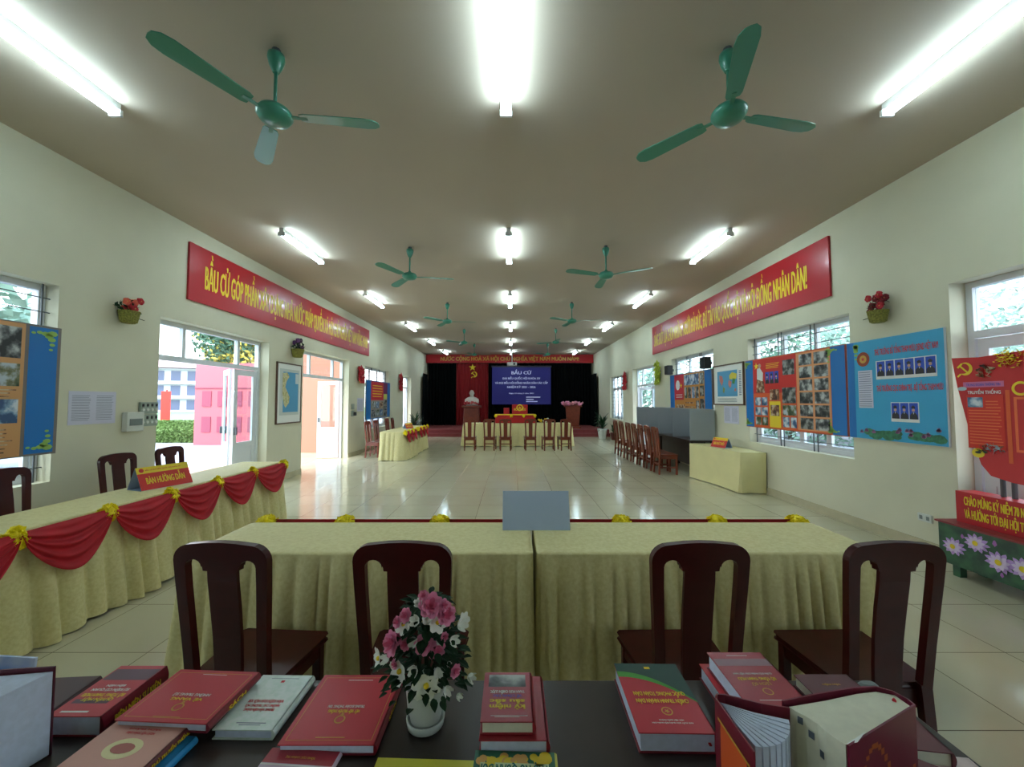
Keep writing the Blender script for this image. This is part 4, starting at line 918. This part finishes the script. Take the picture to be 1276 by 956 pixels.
q.poly([(p_*2.2, r_) for p_, r_ in circ(.018, 12)], (x-.002, 3.74, .94), *A, mat('display_silver', (170, 190, 196), .4))
rr_(3.43, 3.71, .40, .88, mat('display_red_text_panel', (216, 48, 32), .5), .5); rr_(3.58, 3.70, .77, .86, PH[2], 2)
for i in range(15): rr_(3.445+random.uniform(0, .03), 3.695 if i < 12 else 3.56, .44+i*.027, .449+i*.027, OT, 1.5)
foliage(q, (x-.004, 3.55, 1.10), .07, 50, PH[3], .025, (.02, 1.1, 1)); foliage(q, (x-.004, 3.54, .41), .06, 60, PH[1], .02, (.02, 2.0, .8)); foliage(q, (x-.004, 3.37, 1.19), .11, 110, INK_Y, .018, (.02, 1.1, .8))
q.poly([(p_*1.2, r_) for p_, r_ in circ(.042, 14)], (x-.002, 3.635, .36), *A, INK_Y); q.poly([(p_*1.4, r_*.6) for p_, r_ in circ(.018, 10)], (x-.003, 3.635, .365), *A, INK_D)
rr_(3.385, 3.415, .3, .92, ORANGE, .5)
rr_(2.9, 3.36, .40, .86, OT, .6); rr_(2.92, 3.34, .42, .84, DR, 1); ring(q, (x-.001, 3.31, .93), *A, .04, .06, INK_Y); q.text('LỜI THỀ', (x-.003, 3.1, .98), *A, .03, INK_W, .2)
q.build('print', rb)

# ------------------------------------------------------------------ foreground desk and its books
dk = thing('display_desk', 'near black wooden desk covered with books in the foreground', 'desk', (0, 0, 0))
MB().box(-1.95, 1.07, .45, 1.235, .722, .75, DESK).build('desktop', dk, bevel=.004)
MB().box(-1.9, 1.0, .52, 1.17, .62, .722, DESK).build('apron', dk)
for x_ in (-1.86, .99):
    for y_ in (.55, 1.15): MB().box(x_-.03, x_+.03, y_-.03, y_+.03, 0, .72, DESK).build('leg', dk)
Z0 = .7505
def book(label, cx, cy, z, wd, dp, th, rot, cm, deco=None, pages=PAGES, spine_m=None, ribbon=False, hard=True, name='book'):
    "a closed book lying flat, spine on local +x; the cover reads from the far side of the desk"
    t = thing(name, label, 'book', (cx, cy, z), R(rot)); b_ = .0025 if hard else .0008; sm = spine_m or cm
    hw, hd = wd/2, dp/2
    mb = MB().box(-hw, hw, -hd, hd, 0, b_, sm); mb.box(-hw, hw, -hd, hd, th-b_, th, cm)
    pr = [(hw, 0)]+[(hw+.006*math.sin(PI*i/6), th*i/6) for i in range(1, 6)]+[(hw, th), (hw-.003, th), (hw-.003, 0)]
    mb.prism(pr, 'y', -hd, hd, sm); mb.build('cover', t)
    MB().box(-hw+.005, hw-.003, -hd+.004, hd-.004, b_, th-b_, pages).build('pages', t)
    if ribbon: MB().box(hw*.8, hw*.8+.006, -hd-.004, -hd+.006, th*.45, th*.5, RED).build('ribbon', t)
    if deco:
        q = MB(); deco(q, wd, dp, th); q.build('cover_print', t)
    return t
def T(q, s, y, cap, m, wd, th, x=0, sc_=1): q.text(s, (x, -y, th+.0006), (-1, 0, 0), (0, -1, 0), cap, m, wd, bold=.03)
def Rr(q, x0, x1, y0, y1, m, th, k=1): q.add([(x0, y0, th+.0003*k), (x1, y0, th+.0003*k), (x1, y1, th+.0003*k), (x0, y1, th+.0003*k)], [(0, 1, 2, 3)], m)
def border(q, wd, dp, th, m, i=.012, w_=.0012):
    a, b_ = wd/2-i, dp/2-i
    Rr(q, -a, a, -b_, -b_+w_, m, th); Rr(q, -a, a, b_-w_, b_, m, th); Rr(q, -a, -a+w_, -b_, b_, m, th); Rr(q, a-w_, a, -b_, b_, m, th)
def spine_text(q, wd, dp, th, s, m, L, cap):
    q.text(s, (wd/2+.0066, 0, th*.3), (0, 1, 0), (0, 0, 1), cap, m, L, bold=.03)
MRED = mat('book_red', (192, 44, 60), .35); MRED2 = mat('book_dark_red', (158, 32, 50), .35); MAR = mat('book_maroon', (98, 28, 38), .4)
SPR = mat('book_spine_red', (120, 16, 34), .35)
def d_b2(q, w_, d, th):
    Rr(q, -w_/2+.004, w_/2-.004, d*.18, d*.42, mat('cover_smoke', (92, 50, 72), .4), th); T(q, 'BIÊN NIÊN', -.015, .007, INK_W, .05, th); T(q, 'SỰ KIỆN CƠ QUAN', .004-.012+.008, .009, INK_W, .1, th)
    T(q, 'BỘ TỔNG THAM MƯU', .018, .011, INK_Y, .11, th); T(q, 'QUYỂN MỘT', .034, .010, INK_Y, .08, th); Rr(q, -.05, .02, -d*.44, -d*.41, INK_W, th); Rr(q, -w_/2+.012, w_/2-.03, -d*.28, -d*.2, mat('cover_smoke', (92, 50, 72), .4), th)
    spine_text(q, w_, d, th, 'BIÊN NIÊN SỰ KIỆN', INK_Y, d*.7, .016)
book('thick red book with grey photo and yellow title, far left of the desk', -1.085, 1.125, Z0, .135, .19, .05, 0, MRED, d_b2, spine_m=SPR)
def d_big(t1, t2):
    def f(q, w_, d, th):
        border(q, w_, d, th, INK_G); Rr(q, -.035, .035, d*.40, d*.41, INK_W, th); T(q, t1, -.002, .009, INK_W, w_*.42, th); T(q, t2, .014, .009, INK_Y, w_*.36, th)
        ring(q, (0, -.045, th+.0005), (-1, 0, 0), (0, -1, 0), .010, .0135, INK_G, 16); q.poly(star_pts(.006), (0, -.028, th+.0005), (-1, 0, 0), (0, -1, 0), INK_G); Rr(q, -.035, .035, -d*.42, -d*.41, INK_G, th)
        spine_text(q, w_, d, th, 'SÁCH', INK_Y, .06, .01)
    return f
book('large red book with gold emblem lying left of the white book', -.845, 1.098, Z0+.033, .235, .185, .022, -3, MRED, d_big('NHỮNG TRANG SỬ', 'VẺ VANG'), spine_m=SPR)
def d_white(q, w_, d, th):
    T(q, 'VĂN KIỆN ĐẠI HỘI XIII', .0, .010, INK_R, .095, th); T(q, 'NHỮNG CHỦ TRƯƠNG MỚI', .016, .0085, INK_R, .09, th); T(q, 'TRONG VĂN KIỆN ĐẢNG', .030, .0085, INK_R, .08, th)
    Rr(q, -.04, .04, d*.42, d*.43, INK_GR, th); Rr(q, -.005, .005, d*.34, d*.385, INK_R, th); Rr(q, -.03, .045, -d*.40, -d*.385, INK_GR, th); Rr(q, -.02, .035, -d*.43, -d*.418, INK_GR, th)
book('white patterned book with red title between the two large red books', -.66, 1.12, Z0, .15, .197, .024, -1, mat('book_pale_green', (206, 222, 212), .4, rgb2=(224, 232, 228), nscale=60), d_white)
def d_pink(q, w_, d, th):
    q.poly([(p_*1.5, r_) for p_, r_ in circ(.028, 22)], (0, -.0, th+.0003), (-1, 0, 0), (0, -1, 0), mat('cover_cream', (226, 214, 160), .5)); q.poly([(p_*1.5, r_*.8) for p_, r_ in circ(.018, 14)], (0, 0, th+.0006), (-1, 0, 0), (0, -1, 0), mat('cover_rust', (170, 96, 84), .5))
    T(q, 'NGÀY HỘI TOÀN DÂN', -.045, .006, INK_R, .07, th); T(q, 'SÁCH TRẮNG', -.055, .004, INK_R, .08, th); Rr(q, -.045, .045, -d*.44, -d*.42, mat('cover_rust', (170, 96, 84), .5), th); spine_text(q, w_, d, th, 'PHÒNG THỦ TRUYỀN THỐNG', INK_Y, d*.8, .008)
book('bright blue book at the bottom of the stack at lower left', -.865, .93, Z0, .19, .17, .02, -4, mat('book_blue', (38, 140, 200), .4))
book('pink book with cream oval on top of the blue book at lower left', -.885, .948, Z0+.021, .19, .165, .02, -4, mat('book_pink', (214, 156, 140), .45), d_pink, spine_m=MAR)
book('large red book with gold emblem lying right of the white book', -.435, 1.095, Z0+.003, .228, .24, .024, 0, MRED, d_big('TRUNG ĐOÀN THÔNG TIN', 'VIẾT TIẾP TRUYỀN THỐNG'), spine_m=SPR)
def d_lil(q, w_, d, th): Rr(q, -w_/2, w_/2, d*.3, d/2, MRED2, th); Rr(q, -w_/2, w_/2, d*.27, d*.29, INK_W, th, 2); T(q, 'TỔNG CỤC CHÍNH TRỊ', -d*.4, .005, INK_G, .07, th)
book('lilac booklet with a red top band at the bottom picture edge', -.49, .885, Z0, .165, .19, .012, -4, mat('book_lilac', (206, 186, 206), .45), d_lil, hard=False)
book('plain yellow booklet at the bottom edge below the flower pot', -.195, .865, Z0, .235, .19, .008, -2, mat('book_yellow', (218, 212, 70), .45), lambda q, w_, d, th: T(q, 'TẠP CHÍ', -.06, .012, INK_GR, .06, th), hard=False)
def d_flow(q, w_, d, th):
    Rr(q, -w_/2, w_/2, -d/2, d/2, mat('magazine_green', (40, 110, 80), .4), th)
    for i in range(34): q.poly(circ(random.uniform(.006, .014), 9, random.uniform(-w_/2+.014, w_/2-.014), random.uniform(-d*.49+.012, -d*.33)), (0, 0, th+.0006+i*.00003), (-1, 0, 0), (0, -1, 0), random.choice([INK_Y, mat('flower_peach', (222, 170, 90), .5), INK_Y]))
    Rr(q, -w_*.42, w_*.42, d*.15, d*.34, mat('magazine_pale', (214, 222, 170), .5), th, 5); q.text('PHỤ NỮ QUÂN ĐỘI', (0, d*.31, th+.003), (-1, 0, 0), (0, -1, 0), .026, mat('magazine_teal', (10, 110, 100), .5), w_*.8, bold=.03)
    q.poly(circ(.014, 12, -w_*.38, -d*.42), (0, 0, th+.003), (-1, 0, 0), (0, -1, 0), INK_Y)
book('magazine with yellow flowers and a teal title at the bottom edge', .003, .88, Z0, .185, .2, .008, -2, mat('magazine_cover', (200, 206, 90), .4), d_flow, hard=False)
book('wide red book lying under the book with a black and white photo', .003, 1.09, Z0, .162, .22, .033, 0, MRED2)
def d_photo(q, w_, d, th):
    Rr(q, -w_*.40, w_*.38, d*.17, d*.44, PH[0], th); T(q, 'THAM MƯU CHIẾN LƯỢC', -.020+.004, .009, INK_W, .09, th); T(q, 'VỀ CÔNG TÁC', -.004+.003, .008, INK_BL, .075, th); T(q, 'sâu sắc', .016, .012, INK_Y, .088, th); T(q, 'kỷ niệm', .034, .014, INK_Y, .088, th)
    Rr(q, -.04, .05, -d*.40, -d*.39, INK_W, th); Rr(q, -.03, .03, -d*.42, -d*.412, INK_W, th)
book('red book with a black and white group photo on its cover, centre of the desk', -.012, 1.082, Z0+.034, .128, .175, .03, 0, MRED2, d_photo, pages=PAGESC)
def d_green(q, w_, d, th):
    n = 20; G1 = mat('cover_dark_green', (22, 66, 58), .4); G2 = mat('cover_green', (70, 150, 50), .4)
    f1 = lambda u: d*(.27-.40*u*u+.02*u); f2 = lambda u: d*(.36-.45*u*u)
    for i in range(n):
        u0, u1 = i/n, (i+1)/n; x0, x1 = -w_/2+w_*u0, -w_/2+w_*u1
        q.add([(x0, f1(u0), th+.0004), (x1, f1(u1), th+.0004), (x1, d/2, th+.0004), (x0, d/2, th+.0004)], [(0, 1, 2, 3)], G2)
        q.add([(x0, f2(u0)*.999, th+.0008), (x1, f2(u1)*.999, th+.0008), (x1, d/2, th+.0008), (x0, d/2, th+.0008)], [(0, 1, 2, 3)], G1)
    q.text('QUỐC PHÒNG TOÀN DÂN', (0, .008, th+.0014), (-1, 0, 0), (0, -1, 0), .0135, INK_Y, .135, bold=.03); q.text('CHIẾN TRANH NHÂN DÂN', (0, -.012-.006, th+.0014), (-1, 0, 0), (0, -1, 0), .0135, INK_Y, .135, bold=.03)
    ring(q, (0, -.058, th+.0005), (-1, 0, 0), (0, -1, 0), .011, .014, INK_G, 20); q.poly(star_pts(.008), (0, -.058, th+.0005), (-1, 0, 0), (0, -1, 0), INK_G)
    T(q, 'HỌC VIỆN QUỐC PHÒNG', .085, .004, INK_W, .06, th); T(q, 'NHÀ XUẤT BẢN QUÂN ĐỘI NHÂN DÂN', .094, .0035, INK_W, .10, th); q.add([(-.008, d*.40, th+.0012), (.008, d*.40, th+.0012), (.008, d*.44, th+.0012), (-.008, d*.44, th+.0012)], [(0, 1, 2, 3)], INK_Y)
book('thick book with a dark green top and a red lower cover', .393, 1.108, Z0, .182, .25, .047, -1, MRED, d_green, spine_m=SPR, ribbon=True)
book('thick red book lying under the maroon history book at the right', .645, 1.13, Z0, .17, .22, .042, -1, mat('book_bright_red', (192, 26, 38), .35), spine_m=SPR)
def d_hist(q, w_, d, th):
    Rr(q, -w_/2+.003, w_/2-.003, d*.22, d*.36, mat('cover_haze', (150, 110, 120), .4), th); T(q, 'BỘ TỔNG THAM MƯU', .0, .010, INK_Y, .10, th); T(q, 'LỊCH SỬ', .020, .009, INK_G, .05, th); T(q, 'QUÂN ĐỘI NHÂN DÂN VIỆT NAM', -.018, .006, INK_W, .105, th)
    ring(q, (0, -.052, th+.0005), (-1, 0, 0), (0, -1, 0), .010, .0125, INK_G, 20); Rr(q, -.03, .03, d*.42, d*.43, INK_W, th); Rr(q, -.04, .02, -d*.38, -d*.37, INK_W, th)
book('maroon history book with yellow title on top of the thick red book', .655, 1.112, Z0+.043, .158, .218, .045, 0, MRED2, d_hist, ribbon=False, spine_m=SPR)
book('plain maroon book lying at the back right corner of the desk', .90, 1.125, Z0, .155, .17, .032, 0, mat('book_plain_maroon', (92, 42, 52), .4), lambda q, w_, d, th: T(q, 'VĂN KIỆN', -.045, .005, INK_G, .05, th), pages=PAGESC)
book('small dark red book peeping out behind the open standing book at the right', .945, 1.0, Z0, .12, .1, .035, -8, MAR, pages=PAGESC)
book('thin grey paged book lying at the right, below the open standing book', .88, .875, Z0, .14, .13, .03, -38, MAR)
book('pale pink leaflet at the right corner of the desk', 1.0, .93, Z0, .1, .09, .003, -6, mat('leaflet_pink', (226, 206, 202), .5), hard=False, name='leaflet')
book('dark maroon book behind the thick red book at far left of the desk', -1.27, 1.13, Z0, .13, .17, .022, 4, mat('book_brown_maroon', (76, 40, 44), .4), lambda q, w_, d, th: T(q, 'HỒI KÝ', .05, .01, INK_W, .05, th))
ep = MB().lathe([(.028, 0), (.03, .004), (.02, .012), (.0, .013)], (0, 0, 0), mat('grey_metal_dish', (120, 130, 130), .4), 16, (1, .5))
tag(ep.build('small_dish', loc=(1.035, 1.205, Z0)), 'small grey dish at the back right corner of the desk', 'dish')
# books standing open on their ends
def standing(label, loc, h, back, spine, front, fore, cm, pm, tag_=None, sheets=12):
    """back/front: board outer ends; spine: list of points from the back board to the front board; fore: list of plan points of the page fan edge"""
    t = thing('standing_book', label, 'book', loc)
    line = [back]+spine+[front]
    mb = MB()
    for a, b_ in zip(line, line[1:]):
        d = Vector((b_[0]-a[0], b_[1]-a[1], 0)).normalized(); nrm = Vector((-d.y, d.x, 0))*.0016
        mb.hexa([(a[0]-nrm.x, a[1]-nrm.y, 0), (b_[0]-nrm.x, b_[1]-nrm.y, 0), (b_[0]+nrm.x, b_[1]+nrm.y, 0), (a[0]+nrm.x, a[1]+nrm.y, 0)], [(a[0]-nrm.x, a[1]-nrm.y, h), (b_[0]-nrm.x, b_[1]-nrm.y, h), (b_[0]+nrm.x, b_[1]+nrm.y, h), (a[0]+nrm.x, a[1]+nrm.y, h)], cm)
    mb.build('cover', t); i_ = Vector((sum(p_[0] for p_ in spine)/len(spine), sum(p_[1] for p_ in spine)/len(spine)))
    return t, i_
# book B: thick text block, spine at the right
t, _ = standing('thick open standing book with a wide block of cream pages', (.014, .037, Z0), .23, (.528, .795), [(.60, .812), (.70, .832), (.752, .836), (.775, .822), (.784, .80), (.783, .785)], (.572, .69), None, mat('standing_book_maroon', (112, 18, 48), .35), PAGESC)
blk = [(.775, .818), (.745, .828), (.70, .822), (.62, .803), (.536, .787), (.541, .776), (.552, .763), (.560, .745), (.562, .727), (.568, .712), (.575, .699), (.64, .722), (.72, .755), (.778, .785)]
MB().prism(blk[::-1], 'z', .004, .224, PAGESC).build('pages', t)
q = MB(); TABM = mat('thumb_index_ink', (96, 106, 118), .5)
for (a, b_), z in (((( .5402, .7765), (.5505, .7635)), .205), (((.5515, .7635), (.5595, .746)), .19), (((.5600, .744), (.5618, .728)), .17), (((.5618, .726), (.5675, .7125)), .14)):
    d = Vector((b_[0]-a[0], b_[1]-a[1], 0)); n_ = Vector((d.y, -d.x, 0)).normalized()*-.0012
    if n_.x > 0: n_ = -n_
    p0 = Vector((a[0], a[1], z))+d*.25+n_; p1 = Vector((a[0], a[1], z))+d*.8+n_; q.add([p0, p1, p1+Vector((0, 0, .013)), p0+Vector((0, 0, .013))], [(0, 1, 2, 3)], TABM)
q.build('thumb_index', t)
q = MB(); fd = Vector((.783-.572, .785-.69, 0)).normalized(); nn_ = Vector((fd.y, -fd.x, 0))
SW = mat('cover_gold_swirl', (186, 96, 40), .35)
for i in range(20):
    a = .02+.2*i/20; z = .14+.06*math.sin(i*.3); p_ = Vector((.572, .69, z))+fd*a+nn_*.0022; q.add([p_, p_+fd*.0105, p_+fd*.0105+Vector((0, 0, .006+.012*i/20)), p_+Vector((0, 0, .006+.012*i/20))], [(0, 1, 2, 3)], SW)
q.text('TỪ ĐIỂN', Vector((.68, .736, .08))+nn_*.0024, fd, (0, 0, 1), .022, INK_G, .12); q.build('cover_print', t)
MB().tube((.757, .80, .226), (.762, .806, .226), .004, .002, n=5, m=RED).build('ribbon', t)
MB().add([(.575, .699, .2245), (.628, .722, .2245), (.622, .712, .236), (.592, .694, .232)], [(0, 1, 2, 3)], PAPER).build('loose_sheet', t)
# book A: fanned pages, spine at the left
t, _ = standing('open standing book with fanned white pages left of the thick cream paged book', (0, .02, Z0), .225, (.548, .80), [(.50, .812), (.44, .836), (.424, .838), (.416, .828)], (.418, .70), None, mat('standing_book_red', (120, 24, 44), .35), PAGES)
for i in range(9):
    u0 = i/9; u1 = (i+.8)/9
    def pt_(u, r): 
        a = math.radians(-22-62*u); L = (.118-.02*u*u)*r; return (.424+L*math.cos(a), .826+L*math.sin(a))
    c0_ = (.4235+.0008*i, .8275-.0012*i); e0 = pt_(u0, 1); e1 = pt_(u1, 1); m0 = pt_(u0+.06*(1-u0), .5); m1 = pt_(u1+.05*(1-u1), .5)
    MB().prism([c0_, m0, e0, e1, m1][::-1], 'z', .006, .216-.0006*i, PAGES).build('page_section', t)
q = MB(); 
for (z0, z1, a, b_, m) in ((.10, .19, .02, .11, ORANGE), (.06, .09, .01, .11, mat('cover_violet', (70, 50, 110), .4)), (.02, .05, .02, .1, INK_BL), (.05, .06, .0, .11, INK_W), (.19, .195, .01, .12, INK_G)):
    x_ = .4145; q.add([(x_, .828-a, z0), (x_, .828-b_, z0), (x_, .828-b_, z1), (x_, .828-a, z1)], [(0, 1, 2, 3)], m)
q.build('cover_print', t)
# book C: huge volume at the left edge
t, _ = standing('huge open standing volume with a broad grey page edge at the left edge', (.002, .026, Z0), .203, (-1.083, .953), [(-1.16, .945), (-1.28, .93), (-1.36, .90), (-1.38, .85)], (-1.30, .72), None, mat('standing_book_dark', (84, 20, 40), .35), PAGES)
MB().prism([(-1.085, .950), (-1.095, .915), (-1.104, .87), (-1.118, .80), (-1.14, .72), (-1.28, .73), (-1.36, .86), (-1.33, .905), (-1.20, .932)], 'z', .004, .193, PAGES).build('pages', t)
t = thing('standing_booklet', 'blue and white glossy booklet standing behind the huge volume', 'book', (-1.36, 1.035, Z0), R(2))
BLG = mat('glossy_blue_white', (60, 136, 220), .3, rgb2=(206, 220, 240), nscale=9)
MB().add([(-.16, 0, 0), (.14, 0, 0), (.14, .006, 0), (-.16, .006, 0), (-.16, .018, .195), (.14, .018, .172), (.14, .024, .172), (-.16, .024, .195)], [(0, 3, 2, 1), (4, 5, 6, 7), (0, 1, 5, 4), (1, 2, 6, 5), (2, 3, 7, 6), (3, 0, 4, 7)], BLG).build('cover', t)

# flower pot
fp = thing('potted_flowers', 'artificial pink and white flowers in a pale grey pot on the desk', 'potted plant', (-.222, 1.07, Z0))
POTM = mat('pale_pot', (192, 198, 194), .5, bump=.05, bscale=80)
MB().lathe([(.036, .012), (.046, .05), (.051, .105), (.053, .108), (.049, .108), (.045, .095)], (0, 0, 0), POTM, 32).build('pot', fp, smooth=True)
MB().lathe([(.040, 0), (.046, .004), (.049, .022), (.046, .024), (.042, .012)], (0, 0, 0), POTM, 32).build('saucer', fp, smooth=True)
lf = MB()
def leaf3(mb, p, d, L, m):
    d = d.normalized(); u = d.cross(Vector((0, 0, 1))); u = u.normalized() if u.length > .1 else Vector((1, 0, 0)); n_ = u.cross(d); q = []
    for k in range(5):
        f = k/4; w_ = L*.32*math.sin(PI*min(1, f*.92+.06)); c = p+d*L*f-n_*L*.25*f*f; q += [c-u*w_+n_*w_*.3, c, c+u*w_+n_*w_*.3]
    mb.add(q, [(3*k+a, 3*k+a+1, 3*k+a+4, 3*k+a+3) for k in range(4) for a in (0, 1)], m)
for i in range(400):
    z = random.uniform(.11, .315); f = (z-.085)/.23; R0 = .105*math.sin(PI*(1-f*.86)*.62)+.012; a = random.uniform(0, 2*PI); rr0 = R0*random.uniform(.25, .95)
    leaf3(lf, Vector((rr0*math.cos(a), rr0*math.sin(a), z)), Vector((math.cos(a), math.sin(a), random.uniform(-.3, .6))), random.uniform(.02, .038), LEAFD)
lf.build('leaves', fp)
sm = MB()
for i in range(10): a = 2*PI*i/10; sm.tube((0, 0, .09), (.06*math.cos(a), .06*math.sin(a), .17+.1*random.random()), .0025, n=5, m=LEAFD)
sm.tube((0, 0, .08), (0, 0, .3), .004, n=6, m=LEAFD); sm.build('stems', fp)
def petal(mb, c, nrm, ang, L, w_, cup, m):
    nrm = nrm.normalized(); u = nrm.orthogonal().normalized(); v = nrm.cross(u); d = u*math.cos(ang)+v*math.sin(ang); s_ = nrm.cross(d); q = []
    for k in range(5):
        f = k/4; ww = w_*math.sin(PI*min(1, .12+.76*f))*1.0; cc = c+d*L*f+nrm*cup*L*f*f
        q += [cc-s_*ww+nrm*ww*.25, cc, cc+s_*ww+nrm*ww*.25]
    mb.add(q, [(3*k+a, 3*k+a+1, 3*k+a+4, 3*k+a+3) for k in range(4) for a in (0, 1)], m)
def blossom(x, z, y, r, kind):
    c = Vector((x, y, z)); nrm = Vector((x*1.6, -.11, (z-.2)*.5+.02)); mb = MB()
    if kind == 'w':
        for k in range(6): petal(mb, c, nrm, 2*PI*k/6, r, r*.42, .28, PETW)
        mb.ball(c+nrm.normalized()*.004, r*.2, INK_Y, 8, 5, .1)
    elif kind == 'b':
        for k in range(5): petal(mb, c, nrm, 2*PI*k/5, r*.8, r*.45, 1.5, PETW)
    else:
        for ringi, (nn_, ll, cu) in enumerate(((7, 1, .25), (6, .75, .7), (5, .5, 1.3), (3, .3, 2))):
            for k in range(nn_): petal(mb, c, nrm, 2*PI*k/nn_+ringi*.5, r*ll, r*ll*.45, cu, PETP if ringi < 2 else mat('deep_pink_petal', (226, 112, 150), .6))
    mb.build('blossom', fp, smooth=True)
# x, z measured from the pot base, facing the viewer
for (px_, py_, r, k) in ((437, 92, .012, 'p'), (472, 142, .027, 'p'), (545, 185, .024, 'p'), (535, 140, .014, 'p'), (350, 192, .016, 'p'), (308, 225, .013, 'p'), (340, 235, .022, 'w'), (402, 220, .015, 'b'), (505, 228, .022, 'w'), (455, 213, .014, 'b'), (415, 133, .012, 'b'), (612, 240, .016, 'b'), (635, 215, .018, 'w'),
        (285, 330, .027, 'p'), (348, 335, .014, 'p'), (318, 305, .014, 'p'), (440, 335, .022, 'p'), (500, 360, .020, 'p'), (395, 320, .014, 'b'), (575, 315, .015, 'b'), (510, 318, .010, 'b'), (215, 405, .024, 'w'), (262, 405, .014, 'b'), (320, 470, .028, 'w'), (396, 455, .015, 'b'), (505, 462, .015, 'b'), (450, 540, .032, 'w'), (592, 468, .015, 'p'), (660, 495, .014, 'b'), (295, 435, .011, 'p'), (540, 298, .010, 'p'), (605, 590, .010, 'b'), (555, 430, .008, 'b'), (545, 555, .014, 'b')):
    y_ = -.06 if 250 < px_ < 620 else -.03; Yw = 1.07+y_; q_ = math.atan(22.3/500)
    a_ = (420+px_/4.05-638)/500; b_ = (478-720-py_/4.05)/500; k_y = math.cos(q_)-b_*math.sin(q_)
    X = a_/k_y*Yw; Z = EYE+(math.sin(q_)+b_*math.cos(q_))/k_y*Yw
    r *= 1.12
    blossom(X+.222, Z-Z0, y_, r, k)
